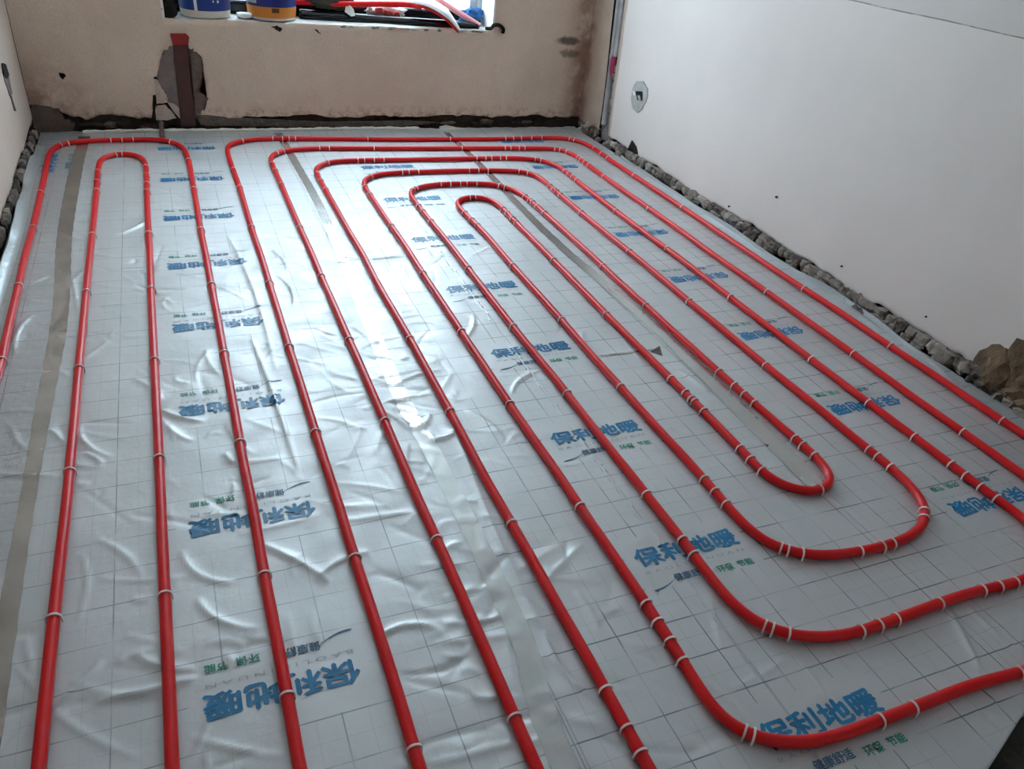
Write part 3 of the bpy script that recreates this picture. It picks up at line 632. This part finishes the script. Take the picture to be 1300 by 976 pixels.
CL = {'C': cv((0, 0), s1, [(120, 850), (155, 720), (225, 540), (248, 533), (415, 527), (460, 527), (500, 525), (640, 530), (705, 600), (722, 705), (745, 860)])+cv((0, 320), s1, [(75, 120), (10, 405), (790, 120), (840, 375), (900, 715)])+cv((0, 640), s2, [(970, 255)])+[(366, 880)],
      'D': cv((0, 0), s1, [(345, 880), (370, 715), (365, 680), (365, 640), (430, 577), (460, 575), (548, 625), (550, 655), (550, 685), (550, 715), (556, 875)])+cv((0, 320), s1, [(323, 150), (303, 435), (272, 810), (565, 135), (577, 400), (600, 765)])+cv((0, 640), s2, [(205, 410), (605, 320)]),
      'B': cv((0, 0), s1, [(895, 700), (865, 635), (940, 850), (910, 527), (1020, 520), (1055, 520), (1085, 520), (1115, 520)])+cv((430, 0), s1, [(115, 523), (417, 523), (625, 521), (660, 521), (695, 521), (730, 521), (765, 519), (865, 518), (890, 522), (960, 555), (980, 575), (1000, 592), (1100, 655), (1275, 775)])+cv((0, 320), s1, [(1005, 110), (1075, 350), (1178, 675)])+cv((430, 640), s2, [(50, 195), (260, 895)])+cv((860, 320), s1, [(460, 135), (790, 355), (1197, 630)]),
      'A': cv((0, 0), s1, [(1016, 612), (1026, 638), (1060, 562), (1030, 572), (1055, 690), (1115, 850), (1200, 555), (1240, 555), (1185, 650), (1200, 678), (1215, 706), (1235, 610)])
           + cv((430, 0), s1, [(138, 557), (460, 557), (625, 557), (650, 557), (675, 557), (700, 557), (810, 558), (830, 560), (850, 567), (890, 588), (903, 597), (916, 606), (929, 616), (985, 660), (1150, 780),
                               (70, 602), (95, 602), (135, 601), (170, 601), (520, 596), (550, 595), (580, 594), (610, 594), (635, 594), (735, 600), (757, 603), (845, 640), (858, 652), (871, 663), (884, 675), (1025, 790), (1215, 930),
                               (240, 648), (270, 648), (305, 647), (490, 641), (530, 640), (560, 640), (682, 643), (704, 648), (112, 660), (100, 700), (115, 726), (188, 845), (783, 694), (795, 705), (807, 716), (819, 727), (895, 797), (1080, 940),
                               (280, 713), (296, 706), (390, 692), (420, 691), (455, 690), (485, 689), (515, 688), (605, 694), (630, 698), (690, 735), (704, 747), (718, 760), (732, 773), (762, 798), (286, 774), (300, 790), (335, 830),
                               (490, 738), (512, 740), (455, 797), (485, 825), (510, 845), (615, 783), (632, 795), (648, 815), (664, 832)])
           + cv((0, 320), s1, [(1195, 90), (1297, 330)])
           + cv((430, 320), s1, [(30, 325), (165, 635), (305, 75), (258, 325), (405, 595), (445, 300), (625, 565), (478, 60), (643, 275), (850, 530), (645, 48), (827, 250), (1045, 500), (1135, 905), (895, 950), (800, 30), (995, 235), (1237, 475), (1300, 545), (1133, 198), (975, 52)])
           + cv((860, 320), s1, [(25, 530), (55, 565), (90, 597), (225, 737), (260, 777), (300, 820), (558, 905), (140, 450), (200, 505), (235, 535), (268, 562), (425, 692), (465, 725), (505, 757), (95, 855), (130, 898), (165, 940), (30, 185), (317, 425), (700, 738), (740, 768), (785, 800), (930, 960), (180, 165), (480, 398), (685, 560), (875, 697), (1020, 800), (1060, 832), (1135, 885), (1188, 922), (328, 150), (637, 375), (1047, 670)])
           + cv((860, 640), s2, [(915, 25), (925, 48), (795, 148), (768, 156), (690, 172), (455, 187), (410, 180), (372, 165), (10, 120), (40, 175), (320, 455), (365, 475), (410, 488), (690, 466), (745, 448), (810, 424), (980, 362), (1130, 310), (1175, 295), (1240, 280), (5, 570), (235, 845), (285, 862), (740, 795), (865, 752), (1265, 622)])
           + cv((430, 640), s2, [(615, 65), (970, 680), (1040, 825), (1095, 920), (345, 130), (640, 775), (1130, 365), (1170, 435), (1210, 510), (1250, 580)])}
ORD = lambda n: f"{n}{'th' if 10 <= n % 100 <= 20 else {1: 'st', 2: 'nd', 3: 'rd'}.get(n % 10, 'th')}"
LEGX = [-0.59, -0.355, -0.142, 0.062, 0.267, 0.466, 0.667, 0.862, 1.060, 1.255, 1.452, 1.650, 1.850, 2.050, 2.247, 2.440]
items = []
for key, L in CL.items():
    q = PATH[key]
    for px in L:
        p = on_floor(*px, PR_*1.5)[:2]; i = int(np.argmin(((q[:, :2]-p)**2).sum(1))); i = min(max(i, 1), len(q)-2)
        t = q[i+1]-q[i-1]; t /= np.linalg.norm(t); c = q[i]
        if any(math.dist(c, it[0]) < 0.014 for it in items): continue
        if abs(t[0]) > abs(t[1])*1.2:
            if c[1] > 2.5:
                r = min(range(6), key=lambda k: abs((4.60, 4.37, 4.18, 3.97, 3.77, 3.58)[k]-c[1])) if key in 'AB' else -1
                sec = ('row', r if key in 'AB' else key)
            else: sec = ('near', min(range(4), key=lambda k: abs((1.18, 0.97, 0.765, 0.57)[k]-c[1])))
        else: sec = ('leg', min(range(16), key=lambda k: abs(LEGX[k]-c[0])))
        items.append((c, math.atan2(t[1], t[0]), sec))
secs = {}
for it in items: secs.setdefault(it[2], []).append(it)
for sec, L in secs.items():
    L.sort(key=lambda it: -it[0][1] if sec[0] == 'leg' else it[0][0])
    for k, (c, ang, _) in enumerate(L):
        if sec[0] == 'leg': lab = f"white staple clip on the {ORD(sec[1]+1)} pipe run from the left, {ORD(k+1)} from back wall"
        elif sec[0] == 'row':
            nm = {'C': 'top of the wide left loop', 'D': 'top of the narrow left hairpin'}.get(sec[1])
            lab = f"white staple clip on the {nm}, {ORD(k+1)} from left" if nm else f"white staple clip on the {ORD(sec[1]+1)} pipe row from window wall, {ORD(k+1)} from left"
        else: lab = f"white staple clip on the {ORD(sec[1]+1)} near pipe bend from the middle, {ORD(k+1)} from left"
        o = bpy.data.objects.new('staple_clip', CLIP); COL.objects.link(o)
        o.location = (c[0], c[1], c[2]); o.rotation_euler = (0, 0, ang-math.pi/2)
        tag(o, lab, 'clip', 'white staple clips on the heating pipes')

# ------------------------------------------------------------------ window wall damage and fittings
def bpoly(name, px, off, th, mat, parent, amp=1.2, seed=1, sub=4, **kw):
    L = ragged(px, amp, seed, sub) if amp else px
    return slab_poly(name, [on_back(*q, YB-off) for q in L], (0, th, 0), mat, parent, **kw)
bpoly('mortar_patch', [(205, 70), (216, 58), (221, 60), (231, 140), (212, 128), (203, 108), (199, 98)], 0.006, 0.008, 'patch2', wall_b, seed=2, amp=1.8, sub=5, label='mauve mortar patch left of the dark conduit')
bpoly('mortar_patch', [(238, 60), (250, 66), (258, 82), (257, 100), (251, 112), (263, 124), (262, 134), (255, 142), (246, 148), (242, 110)], 0.006, 0.008, 'patch', wall_b, seed=3, amp=2.4, sub=5, label='brown mortar patch right of the dark conduit')
bpoly('mortar_patch', [(243, 146), (262, 146), (330, 151), (420, 155), (520, 153), (560, 156), (500, 161), (400, 161), (262, 160), (246, 158)], 0.004, 0.008, 'chunk2', wall_b, seed=6, amp=0.8, label='grey mortar smear along the foot of the window wall')
cond = empty('conduit', tuple(on_back(232, 152)), 'flat dark maroon conduit with a red top, set into the window wall', 'conduit')
def bslab(name, px, y0, th, mat, parent): return slab_poly(name, [on_back(*q, y0) for q in px], (0, th, 0), mat, parent)
bslab('tube_body', [(219, 55), (239, 55), (241, 95), (245, 130), (249, 160), (230, 162), (227, 130), (222, 80)], YB-0.016, 0.014, 'dtube', cond)
bslab('red_end', [(216, 43), (236, 43), (240, 47), (239, 57), (219, 57)], YB-0.020, 0.018, 'rtube', cond)
for i, c in enumerate(([(196, 100), (200, 101), (205, 112), (212, 121), (213, 127), (205, 131), (199, 128)], [(200, 134), (210, 133), (220, 144), (224, 150), (212, 153), (198, 152)], [(213, 130), (220, 131), (228, 138), (228, 147), (220, 141)])):
    bpoly('plaster_chip', c, 0.009, 0.012, 'cream', wall_b, seed=20+i, amp=0.7, sub=3)
for i, c in enumerate(([(195, 98), (201, 97), (201, 103), (197, 103)], [(194, 122), (198, 120), (199, 132), (197, 140), (199, 156), (192, 156), (194, 140)], [(197, 133), (212, 130), (226, 148), (232, 158), (222, 158), (210, 138), (199, 137)], [(240, 144), (246, 146), (256, 160), (248, 162)],
                       [(75, 92), (80, 93), (84, 97), (80, 101), (76, 97)], [(345, 34), (352, 32), (358, 36), (356, 41), (350, 38)], [(398, 36), (402, 37), (408, 43), (404, 42)])):
    bpoly('broken_gap', c, 0.0045, 0.007, 'black', wall_b, seed=30+i, amp=0.8, sub=3)
bpoly('brown_patch', [(40, 132), (52, 134), (75, 138), (80, 152), (95, 156), (90, 170), (50, 170), (42, 158)], 0.006, 0.02, 'patch', wall_b, seed=40, amp=1.5, label='brown broken plaster in the left corner')
link('tube_stub', tube_mesh('tube_stub', [on_floor(206, 176), on_back(205, 158, YB-0.03)+np.array([0, 0, 0.01])], 0.012, 10), 'patch', label='short brown tube stub by the cracked plaster of the window wall', cat='tube')
for i in range(16):
    rr_ = random.Random(1500+i); x = rr_.uniform(1.0, 1.9)
    chip('mortar_chunk', (x, YB+0.004, WZ0-0.008+rr_.uniform(-0.004, 0.003)), (rr_.uniform(0.012, 0.04), 0.008, rr_.uniform(0.005, 0.010)), rr_.choice(('chunk', 'chunk3', 'patch2')), 1500+i, wall_b)
# mortar lumps in the gap under the plaster
r = random.Random(77)
for i in range(26):
    x = r.uniform(XL+0.1, XR-0.15); chip('mortar_chunk', (x, YB+0.014, r.uniform(0.0, 0.03)), (r.uniform(0.02, 0.05), 0.012, r.uniform(0.008, 0.018)), r.choice(('recess', 'chunk2', 'recess')), 300+i, wall_b)
# paper scraps against the foot of the wall, and a painted pipe reflection
def scrap(name, px, y, mat, **kw): return slab_poly(name, [on_back(*q, y) for q in px], (0.0, 0.006, 0.0), mat, **kw)
scrap('paper_scrap', [(558, 161), (566, 159), (590, 164), (632, 171), (634, 173.5), (600, 173), (560, 171)], 4.838, 'paper', label='cream paper scrap at the foot of the window wall below the sill', cat='scrap')
scrap('paper_scrap', [(712, 170), (728, 165), (740, 160), (748, 171), (750, 177), (735, 174)], 4.83, 'paper', label='small cream paper scrap in the far right corner', cat='scrap')
scrap('painted_pipe_reflection', [(634, 169), (700, 167), (738, 165.5), (734, 171), (634, 174)], 4.834, 'pipereflect', label='dark red film strip imitating the mirrored pipe at the foot of the window wall', cat='reflection')  # dark red strip stands in for the reflection of the back pipe row

# ------------------------------------------------------------------ right wall: chase, conduits, socket hole, rubble
xs_ = XR+0.004
def rpoly(name, px, off, th, mat, parent, amp=0.8, seed=1, sub=3, **kw):
    L = ragged(px, amp, seed, sub) if amp else px
    return slab_poly(name, [on_side(*q, XR-off) for q in L], (th, 0, 0), mat, parent, **kw)
def chase_y(z, t): return CY0+0.012+t*(CY1-CY0-0.024)+0.055*min(z, 1.2)
v = [(XR+0.022, chase_y(z, t), z) for z in np.linspace(0.0, ZC, 30) for t in (-0.25, 1.25)]
f = [(2*i, 2*i+1, 2*i+3, 2*i+2) for i in range(29)]
link('chase_bed', pymesh('chase_bed', v, f), 'chase', wall_r, label='grey mortar bed of the conduit groove')
for t, lab in ((0.30, 'grey conduit in the wall groove, nearer the white wall'), (0.72, 'grey conduit in the wall groove, nearer the window wall')):
    link('wall_conduit', tube_mesh('wall_conduit', [(XR+0.012+0.002*math.sin(k), chase_y(z, t), z) for k, z in enumerate(np.linspace(0.52 if t < 0.5 else 0.10, ZC, 16))], 0.022, 10), 'greycond', smooth=True, label=lab, cat='conduit', group='conduits in the wall groove')
link('tape_wrap', tube_mesh('tape_wrap', [(XR+0.010, chase_y(z, 0.45), z) for z in (0.40, 0.44, 0.50, 0.53)], [0.016, 0.026, 0.026, 0.014], 10), 'pinktape', smooth=True, label='magenta tape wrap around the conduit in the wall groove', cat='tape')
for i in range(9):
    z = 0.10+0.05*i; lump('mortar_chunk', (XR+0.012, chase_y(z, r.choice((0.05, 0.2, 0.9))), z), (0.012, 0.028, 0.035), r.choice(('chase', 'chunk', 'chunk3')), 500+i, parent=wall_r)
rpoly('putty_patch', [(803, 112), (808, 103), (816, 103), (822, 113), (821, 125), (815, 138), (809, 143), (803, 138), (801, 125)], 0.003, 0.005, 'ovalpatch', wall_r, seed=51, amp=0.6, label='oval grey putty patch around a socket hole')
rpoly('socket_hole', [(806, 116), (815, 116), (815, 128), (809, 127)], 0.005, 0.004, 'black', wall_r, seed=52, amp=0.5, label='dark socket hole in the oval patch')
rpoly('plaster_chip', [(803, 116), (806, 115), (807, 121), (804, 121)], 0.008, 0.006, 'white', wall_r, seed=53, amp=0)
rpoly('plaster_chip', [(809, 121), (812, 121), (813, 127), (811, 127)], 0.008, 0.004, 'chunk3', wall_r, seed=54, amp=0)
rpoly('broken_gap', [(796, 192), (802, 178), (808, 186), (810, 196), (807, 204), (797, 202)], 0.002, 0.004, 'black', wall_r, seed=55, amp=0.8, label='black broken hole at the foot of the white wall')
for i, q in enumerate(((1175, 402), (1068, 338), (985, 250), (925, 262))):
    rpoly('nail_hole', [(q[0]-1.2, q[1]-1), (q[0]+1.2, q[1]-1.2), (q[0]+1.3, q[1]+1), (q[0]-1, q[1]+1.2)], 0.003, 0.003, 'black', wall_r, seed=70+i, amp=0)
for i in range(16):
    rr_ = random.Random(1700+i); y = rr_.uniform(4.50, 4.86)
    chip('mortar_chunk', (XR-0.004+rr_.uniform(-0.012, 0.010), y, rr_.uniform(0.0, 0.045)), (0.018, rr_.uniform(0.015, 0.035), rr_.uniform(0.012, 0.022)), rr_.choice(('cream', 'patch2', 'chunk', 'brownrock')), 1700+i, wall_r)
r = random.Random(99)
y = 4.46
i = 0
while y > 0.4:
    L = r.uniform(0.030, 0.085); hgt = r.uniform(0.019, 0.026)
    chip('mortar_chunk', (XR-0.006+r.uniform(-0.006, 0.004), y-L/2, 0.022+r.uniform(-0.004, 0.004)), (0.020, L*0.50, hgt), r.choice(('chunk', 'chunk', 'chunk', 'chunk2', 'chunk3')), 600+i, wall_r, 0.22)
    if r.random() < 0.7: chip('mortar_chunk', (XR-0.034+r.uniform(-0.008, 0.006), y-L/2, 0.004), (0.016, L*0.38, 0.016), r.choice(('chunk', 'chunk2', 'chunk')), 800+i, wall_r)
    y -= L*0.97; i += 1
for i, (px, py, s, mt) in enumerate(((1205, 462, 0.06, 'chunk'), (1222, 478, 0.05, 'chunk2'), (1230, 468, 0.045, 'chunk'), (1190, 452, 0.05, 'chunk'))):
    p = on_side(px, py, XR-0.01); chip('mortar_chunk', (p[0], p[1], max(p[2], 0.02)), (0.03, s*0.7, s*0.5), mt, 900+i, wall_r)
# broken earthy mortar mound near the right edge of the view
rock = empty('mortar_mound', (XR-0.03, 1.42, 0.0), 'brown earthy lump of broken mortar against the white wall at the right edge', 'mortar lump')
for i, (yy_, zz_, sx, sy, sz, mt) in enumerate(((1.50, 0.07, 0.06, 0.09, 0.10, 'brownrock'), (1.40, 0.13, 0.055, 0.10, 0.15, 'brownrock'), (1.28, 0.16, 0.055, 0.12, 0.17, 'patch'), (1.34, 0.04, 0.075, 0.12, 0.06, 'brownrock'), (1.53, 0.025, 0.06, 0.07, 0.045, 'chunk2'), (1.18, 0.08, 0.07, 0.12, 0.10, 'brownrock'))):
    bm = bmesh.new(); bmesh.ops.create_icosphere(bm, subdivisions=3, radius=1.0); rr = random.Random(40+i)
    ph = [rr.uniform(0, 6) for _ in range(6)]
    for v_ in bm.verts:
        k_ = 1+0.12*math.sin(5*v_.co.x+ph[0])*math.sin(4*v_.co.y+ph[1])+0.10*math.sin(9*v_.co.z+ph[2])*math.sin(8*v_.co.y+ph[3])+rr.uniform(-0.09, 0.09)
        v_.co = Vector((XR+0.004+v_.co.x*k_*sx*0.72, yy_+v_.co.y*k_*sy, zz_+v_.co.z*k_*sz))
    link('mortar_piece', frombm('mortar_piece', bm), mt, rock)
# left wall: torn hole and rubble
def lpoly(name, px, off, th, mat, parent, amp=0.6, seed=1, sub=3, **kw):
    L = ragged(px, amp, seed, sub); return slab_poly(name, [on_side(*q, XL+off) for q in L], (-th, 0, 0), mat, parent, **kw)
lpoly('torn_plaster', [(4, 82), (10, 88), (13, 105), (16, 118), (13, 122), (9, 110), (5, 98)], 0.003, 0.004, 'patch2', wall_l, seed=61, label='torn grey plaster around a hole in the left wall')
lpoly('broken_gap', [(3, 80), (8, 82), (12, 95), (9, 100), (5, 95)], 0.005, 0.004, 'black', wall_l, seed=62)
lpoly('wall_crack', [(13, 120), (15, 121), (21, 141), (19, 140)], 0.003, 0.004, 'chunk2', wall_l, seed=63, amp=0.3)
y = 4.8; i = 0
while y > 2.6:
    L = r.uniform(0.05, 0.10)
    chip('mortar_chunk', (XL+r.uniform(0.0, 0.008), y-L/2, 0.018), (0.018, L*0.5, r.uniform(0.018, 0.026)), r.choice(('chunk2', 'recess', 'chunk')), 1000+i, wall_l, 0.22); y -= L*0.95; i += 1

# ------------------------------------------------------------------ things on the window sill
def lathe(name, prof, c, n=40, mat='bwhite', parent=None, a0=0.0, a1=2*math.pi, **kw):
    full = abs(a1-a0-2*math.pi) < 1e-6; k = n if full else n+1; v = []; f = []
    for rr, z in prof:
        for j in range(k): th = a0+(a1-a0)*j/n; v.append((c[0]+rr*math.cos(th), c[1]+rr*math.sin(th), c[2]+z))
    for i in range(len(prof)-1):
        for j in range(n): f.append((i*k+j, i*k+(j+1) % k, (i+1)*k+(j+1) % k, (i+1)*k+j))
    return link(name, pymesh(name, v, f), mat, parent, smooth=True, **kw)
def bucket(cx, cy, label, kind):
    R0 = 0.130; z0 = WZ0+0.004; e = empty('paint_bucket', (cx, cy, z0), label, 'bucket', 'paint buckets on the sill'); c = (cx, cy, z0)
    lathe('bucket_body', [(0, 0.002), (R0-0.006, 0.0), (R0, 0.006), (R0+0.004, 0.06), (R0+0.016, 0.31), (R0+0.022, 0.312), (R0+0.022, 0.335), (R0+0.014, 0.338), (0, 0.338)], c, 48, 'bwhite', e)
    def R(z): return R0+0.0012+(0.004*z/0.06 if z < 0.06 else 0.004+0.012*(z-0.06)/0.25)
    toc = math.atan2(-cy, -cx)                   # side of the bucket that faces the room
    def patch(nm, a0, a1, z0_, z1_, mat, ex=0.0): lathe(nm, [(R(z0_)+ex, z0_), (R((z0_+z1_)/2)+ex, (z0_+z1_)/2), (R(z1_)+ex, z1_)], c, 28, mat, e, toc+a0, toc+a1)
    if kind == 1:
        patch('blue_label', -2.2, 2.2, 0.038, 0.27, 'bblue'); patch('white_stripe', -0.42, -0.30, 0.038, 0.27, 'bw', 0.0008)
        patch('white_dot', 0.30, 0.36, 0.083, 0.092, 'bw', 0.0008); patch('white_dot', 0.48, 0.56, 0.080, 0.093, 'bw', 0.0008)
    else:
        patch('orange_band', -2.2, 2.2, 0.016, 0.072, 'borange'); patch('navy_label', -2.2, 2.2, 0.072, 0.27, 'bnavy')
        patch('brown_mark', 0.0, 0.30, 0.045, 0.068, 'bbrown', 0.0008); patch('grey_print', -1.6, -0.62, 0.085, 0.25, 'bgrey', 0.0008)
        L = [(R(0.12+0.06*abs(t)**1.5)+0.002, toc+0.55+0.5*t, 0.12+0.07*abs(t)**1.5) for t in np.linspace(-1, 1, 16)]
        link('white_arc', tube_mesh('white_arc', [(cx+rr*math.cos(th), cy+rr*math.sin(th), z0+z) for rr, th, z in L], 0.004, 6), 'bw', e)
    hp = [(cx+(R0+0.025)*math.cos(toc+t), cy+(R0+0.025)*math.sin(toc+t), z0+0.30-0.10*math.cos(t)) for t in np.linspace(-1.5, 1.5, 20)]
    link('handle', tube_mesh('handle', hp, 0.003, 6), 'bgrey', e)
p = on_back(263, 22, YB+0.03); bucket(p[0], YB+0.135, 'blue and white paint bucket at the left end of the sill', 1)
p = on_back(349, 31, YB+0.03); bucket(p[0], YB+0.130, 'navy paint bucket with an orange band on the window sill', 2)
def curve3(L, step=0.01): return spline([on_back(px, py, YB+d) for px, py, d in L], step)
def sill(px, py, y): q = on_back(px, py, y); return q
q = sill(310, 20, YB+0.10); lump('putty_lump', (q[0], YB+0.09, WZ0+0.016), (0.05, 0.04, 0.022), 'white', 70, sub=2, label='small white putty lump between the two buckets', cat='lump')
def crumple(name, c, s, mat, seed, label, cat, sub=3, amp=0.25, parent=None):
    rr = random.Random(seed); ph = [rr.uniform(0, 6) for _ in range(8)]; bm = bmesh.new(); bmesh.ops.create_icosphere(bm, subdivisions=sub, radius=1.0)
    for v_ in bm.verts:
        x_, y_, z_ = v_.co; k_ = 1+amp*math.sin(4*x_+ph[0])*math.sin(5*y_+ph[1])+amp*0.8*math.sin(7*z_+ph[2]+3*x_)*math.cos(6*y_+ph[3])+amp*0.5*math.sin(13*x_+ph[4])*math.sin(12*z_+ph[5])
        v_.co = Vector((c[0]+x_*k_*s[0], c[1]+y_*k_*s[1], max(c[2]+z_*k_*s[2], WZ0+0.002)))
    return link(name, frombm(name, bm), mat, parent, smooth=True, label=label, cat=cat)
q = sill(214, 13, YB+0.02); crumple('plastic_scrap', (q[0], YB+0.02, WZ0+0.045), (0.04, 0.025, 0.055), 'black', 81, 'crumpled black plastic scrap at the left end of the sill', 'scrap')
lo = sill(629, 40, YB+0.01)
link('rubber_scrap', tube_mesh('rubber_scrap', spline([(lo[0]-0.06, YB+0.03, WZ0+0.006), (lo[0]-0.03, YB+0.01, WZ0+0.012), (lo[0]-0.02, YB-0.005, WZ0+0.032), (lo[0]+0.015, YB-0.010, WZ0+0.034), (lo[0]+0.045, YB-0.010, WZ0+0.012), (lo[0]+0.042, YB-0.008, WZ0-0.012)], 0.006), 0.011, 8), 'black', smooth=True, label='looped black rubber scrap at the right end of the sill', cat='scrap')
link('black_pipe', tube_mesh('black_pipe', curve3([(380, 19, 0.185), (420, 22.5, 0.165), (500, 28.5, 0.115), (606, 35.5, 0.055)], 0.02), 0.034, 16), 'frame', smooth=True, label='glossy black pipe lying slantwise along the window sill', cat='pipe')
# olive bag with a cream edge, plastic bag of red fittings, red tube, white half shell, pink tube, blue cloth
bag = empty('tool_bag', tuple(sill(430, 22, YB+0.12)), 'dark olive canvas bag with a cream edge on the window sill', 'bag')
q = sill(425, 5, YB+0.19); crumple('bag_body', (q[0]-0.02, YB+0.185, WZ0+0.125), (0.14, 0.04, 0.07), 'olive', 83, None, None, parent=bag)
bl = [on_back(441, 2, YB+0.14), on_back(449, 12, YB+0.125), on_back(451, 20, YB+0.11), on_back(446, 21, YB+0.11), on_back(438, 15, YB+0.12), on_back(445, 14, YB+0.12)]
slab_poly('cream_edge', bl, (0, 0.008, 0), 'paper', bag)
pb = empty('plastic_bag', tuple(sill(490, 26, YB+0.10)), 'cloudy plastic bag of red fittings on the window sill', 'bag')
q = sill(490, 16, YB+0.185); crumple('bag_film', (q[0], YB+0.185, q[2]), (0.11, 0.034, 0.042), 'plastic', 84, None, None, parent=pb)
for i, (dx, dz) in enumerate(((0.0, 0.0), (0.055, -0.008), (-0.05, 0.012))): lump('red_fitting', (q[0]+dx, YB+0.153, q[2]+0.004+dz), (0.030, 0.012, 0.022), 'redbit', 850+i, sub=2, parent=pb)
link('red_tube', tube_mesh('red_tube', curve3([(372, 2, 0.20), (400, 3, 0.18), (440, 5, 0.15), (490, 5, 0.12), (520, 6, 0.10), (535, 9, 0.09)]), 0.017, 12), 'pipe', smooth=True, label='loose red tube lying along the window sill above the plastic bag', cat='tube')
sp = curve3([(524, 3, 0.13), (545, 8, 0.09), (562, 17, 0.05), (575, 29, 0.02), (584, 40, -0.01)]); N = len(sp)
half = empty('pipe_shell', tuple(sp[-1]), 'white half-pipe offcut with a red underside hanging off the sill', 'pipe offcut')
def shell(nm, r0, mat, dz):
    v = []; f = []; k = 9
    for i in range(N):
        t = sp[min(i+1, N-1)]-sp[max(i-1, 0)]; t /= np.linalg.norm(t); a = np.cross(t, (0, 0, 1)); a /= np.linalg.norm(a); u = np.cross(a, t); w_ = r0*(1 if i < N*0.6 else max(0.12, 1-(i-N*0.6)/(N*0.42)))
        for j in range(k): th = math.pi*(j/(k-1)); v.append(sp[i]+a*w_*math.cos(th)*1.1+u*(w_*math.sin(th)*0.55+dz))
    for i in range(N-1):
        for j in range(k-1): f.append((i*k+j, i*k+j+1, (i+1)*k+j+1, (i+1)*k+j))
    link(nm, pymesh(nm, v, f), mat, half, smooth=True)
shell('outer_skin', 0.052, 'shell', 0.004); shell('red_lining', 0.048, 'pipe', -0.014)
pt = curve3([(548, -6, 0.20), (570, 8, 0.15), (590, 21, 0.09), (609, 33, 0.04)])
ptb = empty('pink_tube', tuple(pt[-1]), 'pink tube with a dark open end leaning on the right of the sill', 'tube')
link('tube_wall', tube_mesh('tube_wall', pt, 0.017, 12), 'pinktube', ptb, smooth=True)
d_ = pt[-1]-pt[-2]; d_ /= np.linalg.norm(d_)
link('open_end', tube_mesh('open_end', [pt[-1]-d_*0.004, pt[-1]+d_*0.0012], 0.012, 12), 'black', ptb)
q = sill(600, 19, YB+0.15); crumple('blue_cloth', (q[0], YB+0.17, WZ0+0.055), (0.07, 0.045, 0.045), 'bluecloth', 86, 'crumpled blue cloth at the right of the sill behind the pink tube', 'cloth')

bpy.context.view_layer.update()
